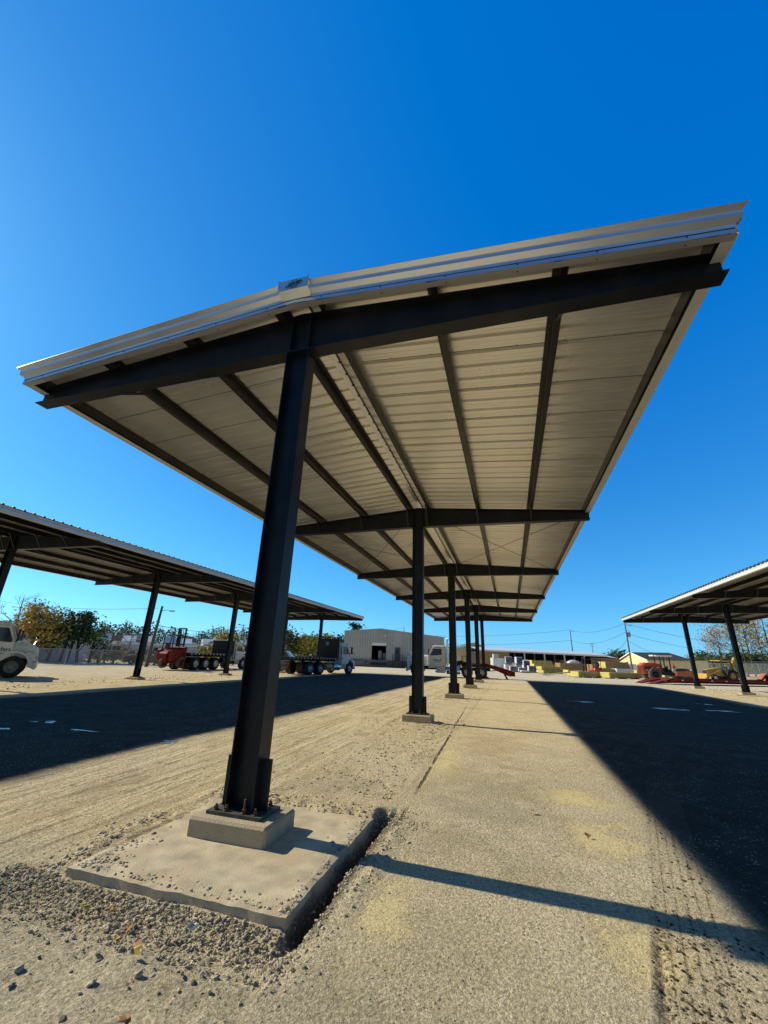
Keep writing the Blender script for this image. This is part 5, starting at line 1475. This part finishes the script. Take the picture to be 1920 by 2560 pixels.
# ------------------------------------------------------------------ vegetation
def leafmat(name, c, var=.5):
    m = mat(name, c, .7, var=var, vscale=.9); return m
M['pineleaf'] = leafmat('dark_pine_foliage', (.035, .065, .022))
M['greenleaf'] = leafmat('green_foliage', (.10, .15, .03))
M['goldleaf'] = leafmat('golden_foliage', (.50, .32, .07))
M['goldleaf2'] = leafmat('yellow_green_foliage', (.40, .33, .05))
M['brownleaf'] = leafmat('brown_dry_foliage', (.42, .31, .17))
M['twig'] = mat('grey_twigs', (.15, .11, .085), .9, var=.3)
M['bark'] = mat('dark_bark', (.05, .035, .025), .95, var=.3, vscale=5)

def leaf(mb, c, s_, r_, m=0):
    a = Vector((r_.gauss(0, 1), r_.gauss(0, 1), r_.gauss(0, 1)*.7)).normalized()
    b = a.cross(Vector((r_.gauss(0, 1), r_.gauss(0, 1), r_.gauss(0, 1)))).normalized()
    c = Vector(c); s1 = s_*r_.uniform(.6, 1.3); s2 = s1*r_.uniform(.4, .7)
    mb.add([c-a*s1, c+b*s2, c+a*s1, c-b*s2], [(0, 1, 2, 3)], m)

def branchy(mb, base, h, r_, spread=.35, n=9, lv=2, r0=.12, tips=None):
    top = base+Vector((r_.uniform(-.4, .4), r_.uniform(-.4, .4), h))
    pts = [base, base.lerp(top, .5)+Vector((r_.uniform(-.2, .2), r_.uniform(-.2, .2), 0)), top]
    mb.tube(pts, [r0, r0*.7, r0*.15], 6, cap=False)
    def sub(o_, d, L_, rr2, k):
        e = o_+d*L_; md = o_.lerp(e, .5)+Vector((r_.uniform(-.1, .1), r_.uniform(-.1, .1), r_.uniform(0, .15)))*L_
        mb.tube([o_, md, e], [rr2, rr2*.7, rr2*.25], 4, cap=False)
        if tips is not None: tips.append((md, L_*.4)); tips.append((e, L_*.4))
        if k > 0:
            for _ in range(4):
                t = r_.uniform(.35, 1); q = o_.lerp(e, t)
                dd = (d+Vector((r_.gauss(0, .5), r_.gauss(0, .5), r_.gauss(.15, .4)))).normalized(); sub(q, dd, L_*r_.uniform(.4, .65), rr2*.5, k-1)
    for q in range(n):
        t = .28+.70*q/n; a = r_.uniform(0, 6.28); o_ = pts[0].lerp(pts[2], t)
        d = Vector((math.cos(a), math.sin(a), r_.uniform(.35, 1.1))).normalized()
        sub(o_, d, h*spread*(1.15-t)*r_.uniform(.7, 1.2)+.4, r0*.45*(1.1-t), lv)
    return pts

def tree(px, D, pyt, label, leafm, nleaf=1500, ls=.22, spread=.4, n=11, name='tree', group=None, crown0=.25, seed=1, puff=.5, base=0, lv=2, dens=1.0, cat='tree', rad=.16):
    r_ = random.Random(seed); b = gat(px, D); h = at(px, pyt, D).z-base
    o = empty(name, (b.x, b.y, base), r_.uniform(0, 6), label, cat, group)
    k = MB(); tips = []
    branchy(k, Vector((0, 0, -.2)), h*.97, r_, spread, n, lv, rad, tips)
    k.build('trunk', M['bark'] if nleaf else M['twig'], o, fix=False)
    if nleaf:
        k = MB()
        ok = [t for t in tips if t[0].z > h*crown0] or tips
        for _ in range(nleaf):
            c, q = r_.choice(ok); pf = puff*(.6+.8*r_.random())
            leaf(k, c+Vector((r_.gauss(0, pf), r_.gauss(0, pf), r_.gauss(0, pf*.7))), ls, r_, r_.choice((0, 0, 0, 1)))
        lm = leafm if isinstance(leafm, list) else [leafm, leafm]
        k.build('crown', lm, o, fix=False)
    return o
TG = 'trees beyond the left fence'
tree(78, 44, 1523, 'broad tree with golden brown autumn leaves behind the white lorry', [M['goldleaf'], M['goldleaf2']], 2600, .16, .42, 14, 'autumn_tree', TG, .2, 11, .5)
tree(118, 45, 1565, 'smaller yellow-green tree between the golden tree and the dark pine', [M['goldleaf2'], M['greenleaf']], 1500, .15, .4, 11, 'autumn_tree', TG, .2, 12, .45)
tree(166, 48, 1520, 'dark multi-stemmed pine standing above the fence, left one', [M['pineleaf'], M['pineleaf']], 1500, .15, .22, 10, 'pine_tree', TG, .50, 13, .34)
tree(193, 46, 1532, 'dark pine with clumpy crown beside the fence, right one', [M['pineleaf'], M['pineleaf']], 1500, .15, .24, 10, 'pine_tree', TG, .45, 24, .36)
tree(148, 45, 1545, 'thin dark pine leaning between the golden tree and the pines', [M['pineleaf'], M['greenleaf']], 600, .14, .2, 8, 'pine_tree', TG, .45, 15, .3)
tree(222, 46, 1568, 'short green bushy tree at the right foot of the pines', [M['greenleaf'], M['goldleaf2']], 900, .15, .4, 9, 'small_tree', TG, .15, 16, .4)
tree(20, 52, 1478, 'tall bare grey tree at the far left above the lorry', None, 0, .2, .40, 14, 'bare_tree', TG, seed=17, lv=3)
tree(60, 58, 1500, 'bare twiggy tree rising behind the golden tree', None, 0, .2, .40, 13, 'bare_tree', TG, seed=18, lv=3)
tree(108, 60, 1505, 'bare thin tree right of the golden tree', None, 0, .2, .35, 11, 'bare_tree', TG, seed=19, lv=3)
tree(315, 52, 1556, 'bare pinkish sapling in front of the long grey building', None, 0, .2, .35, 12, 'bare_tree', TG, seed=20, lv=3, rad=.07)
tree(283, 48, 1628, 'dry brown bush beside the leaning pole, left', [M['brownleaf'], M['goldleaf2']], 900, .12, .6, 9, 'bush', 'shrubs along the left fence', .1, 21, .45, cat='bush')
tree(252, 48, 1634, 'dry brown bush under the long grey building', [M['brownleaf'], M['goldleaf2']], 800, .12, .6, 9, 'bush', 'shrubs along the left fence', .1, 22, .45, cat='bush')
tree(384, 46, 1640, 'low green-brown bush behind the red forklift', [M['greenleaf'], M['brownleaf']], 700, .12, .6, 8, 'bush', 'shrubs along the left fence', .1, 23, .45, cat='bush')
tree(556, 54, 1592, 'round yellow-green tree above the black flatbed deck', [M['goldleaf2'], M['greenleaf']], 2200, .17, .5, 12, 'small_tree', TG, .1, 25, .6)
tree(520, 55, 1622, 'low yellow-green shrub left of the round tree above the flatbed', [M['goldleaf2'], M['greenleaf']], 1000, .15, .55, 9, 'bush', 'shrubs along the left fence', .1, 26, .5, cat='bush')
tree(884, 120, 1552, 'lone pine top rising behind the warehouse roof', [M['pineleaf'], M['pineleaf']], 700, .3, .20, 10, 'pine_tree', TG, .62, 27, .5)
GW = 'trees on the bank beyond the pickup'
for q, (px, D, pyt, mm) in enumerate(((706, 96, 1582, 'pineleaf'), (722, 100, 1594, 'greenleaf'), (742, 98, 1602, 'goldleaf2'), (762, 104, 1598, 'greenleaf'), (780, 97, 1603, 'goldleaf2'), (800, 108, 1594, 'pineleaf'), (818, 102, 1600, 'goldleaf2'), (838, 106, 1598, 'pineleaf'), (856, 108, 1604, 'greenleaf'))):
    tree(px, D, pyt, ['first dark green tree from the left on the bank, behind the near column', 'second tree on the bank, mid green', 'third tree on the bank, yellow-green and low', 'fourth tree on the bank, mid green behind the canopy column', 'fifth tree on the bank, yellow-green before the headboard', 'sixth tree on the bank, dark and taller than its neighbours', 'seventh tree on the bank, yellow-green behind the headboard', 'eighth tree on the bank, dark, right of the headboard', 'last green tree on the bank, beside the warehouse'][q],
         [M[mm], M['greenleaf']], 900, .34, .5, 9, 'green_tree', GW, .08, 40+q, .9, base=.5)
GR = 'trees beyond the right fence'
for q, (px, D, pyt, mm, nl, lb) in enumerate(((1805, 92, 1570, 'brownleaf', 700, 'thin bare tree leftmost beyond the right fence'), (1846, 86, 1535, 'brownleaf', 1500, 'tall half-bare tree with brown leaves between the right columns'), (1880, 84, 1520, 'goldleaf2', 1700, 'tall tree with sparse yellow-green leaves right of the last column'), (1908, 90, 1490, 'brownleaf', 1700, 'tallest half-bare tree at the right edge'), (1935, 84, 1500, 'goldleaf2', 1300, 'tree cut by the right edge of the photo'), (1862, 94, 1560, 'pineleaf', 500, 'darker tree behind the others beyond the right fence'))):
    tree(px, D, pyt, lb, [M[mm], M['brownleaf']], nl, .17, .42, 15, 'half_bare_tree', GR, .3, 60+q, .8, lv=3, base=.5)
for q, (px, D, pyt, lb) in enumerate(((1548, 118, 1640, 'green tree between the shed end and the cream building'), (1790, 130, 1648, 'dark green tree far behind the backhoe'), (1825, 120, 1640, 'dark green shrubby tree behind the backhoe boom'), (1765, 140, 1633, 'small pine top above the brown building'), (1860, 100, 1640, 'dark green undergrowth tree behind the right fence'), (1900, 100, 1642, 'dark green undergrowth tree at the far right behind the fence'))):
    tree(px, D, pyt, lb, [M['pineleaf'], M['greenleaf']], 900, .34, .6, 9, 'green_tree', 'dark trees behind the right-hand buildings', .1, 80+q, .9)

# distant woods closing the horizon
def woods(name, spans, D, seed, top0, top1):
    r_ = random.Random(seed); k = MB()
    for px0, px1 in spans:
        px = px0
        while px < px1:
            b = gat(px, D*r_.uniform(.96, 1.10)); h = r_.uniform(top0, top1)*(.8+.35*noise.noise(Vector((px*.012, seed, 0))))
            k.tube([b, b+Vector((0, 0, h*.8))], [.22, .08], 4, 1, cap=False)
            mm = r_.choice((0, 0, 2, 2, 3)); pine = r_.random() < .35
            for _ in range(75):
                t = r_.random(); z = h*((.55+.45*t) if pine else (.05+.95*t)); rr2 = h*.13*(1.25-t)+.35
                c = b+Vector((r_.gauss(0, rr2), r_.gauss(0, rr2), z+r_.gauss(0, .2))); leaf(k, c, h*.042, r_, mm)
            px += r_.uniform(1.8, 4.2)*150/D
    o = k.build(name, [M['pineleaf'], M['bark'], M['greenleaf'], M['brownleaf']], fix=False); tag(o, 'far line of mixed green and brown woodland along the horizon', 'woods', kind='stuff')
woods('distant_woods', ((-120, 690),), 150, 3, 8.5, 12.5)
woods('distant_woods', ((690, 860), (1095, 1215), (1530, 1560), (1720, 2050)), 210, 4, 7, 11)
bpy.data.objects['distant_woods.001']['label'] = 'low far woodland showing between the warehouse, shed and right-hand buildings'

# ------------------------------------------------------------------ person beyond the roller
def person(loc, rz, label):
    me = bpy.data.meshes.new('person'); J = {}
    V = [((0, 0, .95), .15), ((0, 0, 1.18), .15), ((0, 0, 1.38), .17), ((0, 0, 1.50), .07), ((0, 0, 1.58), .085), ((0, .01, 1.70), .10), ((0, .01, 1.77), .07),
         ((-.19, 0, 1.40), .075), ((-.25, .04, 1.14), .05), ((-.22, .20, .98), .042), ((-.21, .27, .95), .045),
         ((.19, 0, 1.40), .075), ((.26, .02, 1.14), .05), ((.27, .10, .90), .042), ((.27, .12, .81), .045),
         ((-.10, 0, .86), .11), ((-.11, .02, .48), .075), ((-.12, -.02, .09), .055), ((-.12, .12, .04), .045),
         ((.10, 0, .86), .11), ((.12, -.02, .48), .075), ((.13, -.06, .09), .055), ((.13, .08, .04), .045)]
    Ed = [(0, 1), (1, 2), (2, 3), (3, 4), (4, 5), (5, 6), (2, 7), (7, 8), (8, 9), (9, 10), (2, 11), (11, 12), (12, 13), (13, 14), (0, 15), (15, 16), (16, 17), (17, 18), (0, 19), (19, 20), (20, 21), (21, 22)]
    me.from_pydata([v for v, _ in V], Ed, [])
    o = bpy.data.objects.new('person', me); col.objects.link(o)
    sk = o.modifiers.new('skin', 'SKIN'); ss = o.modifiers.new('sub', 'SUBSURF'); ss.levels = ss.render_levels = 2
    for i, (_, rr2) in enumerate(V): me.skin_vertices[0].data[i].radius = (rr2, rr2*.85)
    me.skin_vertices[0].data[0].use_root = True
    dg = bpy.context.evaluated_depsgraph_get(); dg.update()
    nm = bpy.data.meshes.new_from_object(o.evaluated_get(dg)); bpy.data.objects.remove(o)
    for m_ in ('skin', 'hivis', 'denim', 'black'): nm.materials.append(M[m_])
    for p_ in nm.polygons:
        c = p_.center; p_.material_index = 3 if c.z < .12 else 2 if c.z < .98 and abs(c.x) < .2 and c.y < .16 else 1 if c.z < 1.47 and c.z > 1.02 else 0
        p_.use_smooth = True
    b = bpy.data.objects.new('person', nm); col.objects.link(b); b.location = loc; b.rotation_euler.z = rz; tag(b, label, 'person')
    h = MB(); h.lathe([(.118, -.01), (.112, .05), (.08, .10), (0, .12)], (0, .0, 1.74), 'z', 14); h.build('cap', M['hide'], b)
    return b
pp = gat(1681, 73); person((pp.x, pp.y, .955-.955+.0), R(200), 'person in a red-orange shirt standing beyond the roller drum')
for o in col.objects:
    if o.name == 'person': o.location = gat(1681, 78); o.location.z = .45
p = gat(1681, 78); k = MB(); k.bbox(-1.0, -.8, 0, 1.0, .8, .448, .04); o = k.build('timber_platform', M['lumber'], loc=(p.x, p.y, 0)); o.rotation_euler.z = YAW; tag(o, 'low stack of sheets the person stands on', 'lumber')
# ------------------------------------------------------------------ loose stones, spoil, leaves
M['stone'] = mat('grey_limestone_gravel', (.50, .435, .32), .95, var=.3, vscale=9, bump=.5, bscale=90, dirt=(.42, .34, .22), dscale=11)
M['stonedark'] = mat('dark_gravel', (.26, .215, .15), .95, var=.4, vscale=9)
M['stonetan'] = mat('tan_dusty_gravel', (.62, .52, .35), .96, var=.25, vscale=14, bump=.4, bscale=90)
def stone_shape(r_):
    t = (1+5**.5)/2
    V = [(-1, t, 0), (1, t, 0), (-1, -t, 0), (1, -t, 0), (0, -1, t), (0, 1, t), (0, -1, -t), (0, 1, -t), (t, 0, -1), (t, 0, 1), (-t, 0, -1), (-t, 0, 1)]
    F = [(0, 11, 5), (0, 5, 1), (0, 1, 7), (0, 7, 10), (0, 10, 11), (1, 5, 9), (5, 11, 4), (11, 10, 2), (10, 7, 6), (7, 1, 8), (3, 9, 4), (3, 4, 2), (3, 2, 6), (3, 6, 8), (3, 8, 9), (4, 9, 5), (2, 4, 11), (6, 2, 10), (8, 6, 7), (9, 8, 1)]
    s_ = Vector((r_.uniform(.7, 1.3), r_.uniform(.55, 1), r_.uniform(.4, .8)))
    q = Matrix.Rotation(r_.uniform(0, 6.28), 3, 'Z') @ Matrix.Rotation(r_.uniform(-.5, .5), 3, 'X')
    return [q @ Vector((v[0]*s_.x*r_.uniform(.75, 1.2), v[1]*s_.y*r_.uniform(.75, 1.2), v[2]*s_.z*r_.uniform(.75, 1.2)))*.52 for v in V], F
shapes = [stone_shape(rng) for _ in range(40)]
def stones(name, pts, label, m='stone', m2='stonedark'):
    k = MB()
    for x, y, s_, z in pts:
        v, f = rng.choice(shapes); a = rng.uniform(0, 6.28); ca, sa = math.cos(a), math.sin(a)
        zz = z+s_*.06
        k.add([(x+(p.x*ca-p.y*sa)*s_, y+(p.x*sa+p.y*ca)*s_, zz+p.z*s_) for p in v], f, rng.choice((0, 0, 0, 1, 2)))
    o = k.build(name, [M[m], M[m2], M['stonetan'] if m == 'stone' else M[m]], fix=False); return tag(o, label, 'gravel', kind='stuff')
pts = []
def add(x, y, s_, dz=0): pts.append((x, y, s_, ground_h(x, y)+dz))
for _ in range(8000):      # heap along the front of the slab
    x = rng.uniform(-1.2, 1.15); y = 2.81-abs(rng.gauss(0, .22))
    s_ = .003+.015*rng.random()**5; 
    if y > 1.7: add(x, y, s_, rng.random()*.010)
for _ in range(550):       # along the left of the slab
    y = rng.uniform(2.3, 3.9); x = -.80-abs(rng.gauss(0, .16)); add(x, y, .005+.018*rng.random()**3)
for _ in range(1300):      # trench and spoil on the right
    y = rng.uniform(2.35, 4.9); x = 1.0+abs(rng.gauss(.10, .12)); add(x, y, .004+.015*rng.random()**3)
for _ in range(500):       # crumbs on the slab edges
    if rng.random() < .5: x = .97-abs(rng.gauss(0, .07)); y = rng.uniform(2.86, 4.5)
    else: x = rng.uniform(-.7, 1.0); y = 2.86+abs(rng.gauss(0, .06))
    pts.append((x, y, .004+.014*rng.random()**3, .033))
for _ in range(360): pts.append((-.72+abs(rng.gauss(0, .12)), 2.87+abs(rng.gauss(0, .22)), .004+.018*rng.random()**3, .033))
for _ in range(1300):       # back and left edges of the slab
    x = rng.uniform(-.9, 1.5); y = 4.55+rng.gauss(.1, .14); add(x, y, .004+.016*rng.random()**3)
stones('gravel', pts, 'grey crushed stone heaped round the foreground footing slab')
pts = []
for _ in range(9000):      # scattered chips over the whole foreground
    y = 1.55+3.6*rng.random()**1.6; x = rng.uniform(-.5-.55*y, 1.2+.95*y); add(x, y, .0022+.0055*rng.random()**6)
for _ in range(1500):      # clods on the unpaved strip
    y = rng.uniform(5.2, 12); x = .95-abs(rng.gauss(0, .8)); add(x, y, .006+.022*rng.random()**3)
for k_ in range(1, 6):     # round the other pedestals
    for _ in range(420):
        a = rng.uniform(0, 6.28); q = abs(rng.gauss(.75, .4)); x = q*math.cos(a)*1.1+.1; y = Y0+k_*S+q*math.sin(a)*1.5
        add(x, y, .008+.03*rng.random()**3)
pts2 = []
for _ in range(1500):       # dark crumbs in the tyre rut at right
    y = rng.uniform(1.9, 7); x = track_x(y)+rng.choice((-.17, -.09, .0, .09, .17))+rng.gauss(0, .02)
    if rng.random() < .5: x = track_x(y)-.17+rng.gauss(0, .03); y = min(y, 3.6)-rng.random()*.8
    pts2.append((x, y, .003+.012*rng.random()**3, ground_h(x, y)))
for _ in range(700):
    x = -17+rng.gauss(0, 1.5); y = rng.uniform(9, 42); pts.append((x, y, .02+.04*rng.random()**2, 0))
for _ in range(500):
    x = 17+rng.gauss(0, 1.3); y = rng.uniform(20, 42); pts.append((x, y, .02+.04*rng.random()**2, 0))
stones('scattered_chips', pts, 'small loose stone chips and clods scattered over the yard')
M['crumb'] = mat('dark_soil_crumb', (.07, .055, .035), .97, var=.4, vscale=30)
stones('soil_crumbs', pts2, 'dark soil crumbs dropped along the tyre track on the right', 'crumb', 'crumb')
# bigger single stones in the foreground
v, f = shapes[3]
big = [(-.42, 2.18, .030), (-.06, 2.06, .045), (-.17, 2.02, .034), (.02, 1.98, .030), (-.28, 1.80, .042), (-.46, 1.80, .045), (.42, 1.92, .032), (.95, 2.90, .024), (.36, 2.10, .040), (.28, 2.34, .05), (.52, 2.22, .045), (-.12, 2.48, .05), (.02, 2.50, .045)]
for q, (x, y, s_) in enumerate(big):
    v, f = shapes[q % 9]; k = MB(); s_ *= .62; k.add([p*s_ for p in v], f)
    o = k.build('stone', M['stone'] if q % 3 else M['stonedark'], fix=False, loc=(x, y, (ground_h(x, y) if q != 7 else .034)+s_*.25)); tag(o, 'single larger stone lying loose in the foreground gravel', 'stone', 'larger loose stones in front of the slab')
M['leafy'] = mat('dry_yellow_leaf', (.62, .42, .06), .7, var=.3, vscale=20); M['leafb'] = mat('dry_brown_leaf', (.30, .13, .05), .8, var=.3, vscale=20); M['paper'] = mat('torn_paper', (.80, .74, .55), .9)
for q, (x, y, m_) in enumerate([(-.30, 2.60, 'leafy'), (-.20, 2.62, 'leafb'), (-.10, 2.63, 'leafy'), (.22, 2.36, 'leafy'), (.12, 2.56, 'leafb'), (.40, 2.30, 'leafy'), (-.10, 1.78, 'leafy'), (.30, 2.44, 'leafb'), (.72, 1.96, 'leafb'), (2.05, 1.98, 'leafy'), (2.95, 4.9, 'leafb'), (2.5, 5.4, 'leafb')]):
    k = MB(); n = 10; vs = [(0, 0, .008)]
    for i in range(n):
        a = 2*math.pi*i/n; r0 = (.034 if i % 2 else .020)*(1+.5*math.cos(a)); vs.append((r0*math.cos(a), r0*math.sin(a)*.7, .004+.010*math.sin(a*2)))
    k.add(vs, [(0, i+1, (i+1) % n+1) for i in range(n)])
    o = k.build('dead_leaf', M[m_], fix=False, loc=(x, y, ground_h(x, y)+.03)); o.rotation_euler = (rng.uniform(-.4, .4), rng.uniform(-.4, .4), rng.uniform(0, 6))
    tag(o, 'yellow dead leaf lying on the stones' if m_ == 'leafy' else 'brown dead leaf lying on the ground', 'leaf', 'dead leaves on the ground: '+('yellow' if m_ == 'leafy' else 'brown'))
k = MB(); vs = []; 
for i in range(6):
    for j in range(5): vs.append((i*.012-.03, j*.009-.02, .018*noise.noise(Vector((i*.7, j*.7, 3)))+.006*abs(i-2.5)))
k.add(vs, [(i*5+j, (i+1)*5+j, (i+1)*5+j+1, i*5+j+1) for i in range(5) for j in range(4)], 0)
o = k.build('paper_scrap', M['paper'], fix=False, loc=(.50, 2.62, ground_h(.5, 2.62)+.06)); o.rotation_euler = (.5, .2, .6); tag(o, 'small torn pale paper scrap among the stones at the slab front', 'litter')

# puddles catching the sky
for q, a in enumerate([(-7.2, 7.2, .30, .10), (-7.1, 6.3, .2, .08), (-3.4, 6.65, .16, .10), (-5.5, 6.8, .45, .05), (-8.5, 17.0, .4, .12), (-6.3, 19.5, .4, .12),
                       (8.05, 20, .8, .22), (10.3, 20.3, .7, .2), (5.2, 21.2, .5, .15), (11.0, 23.6, .6, .2)]): puddle(*a, seed=q+1)
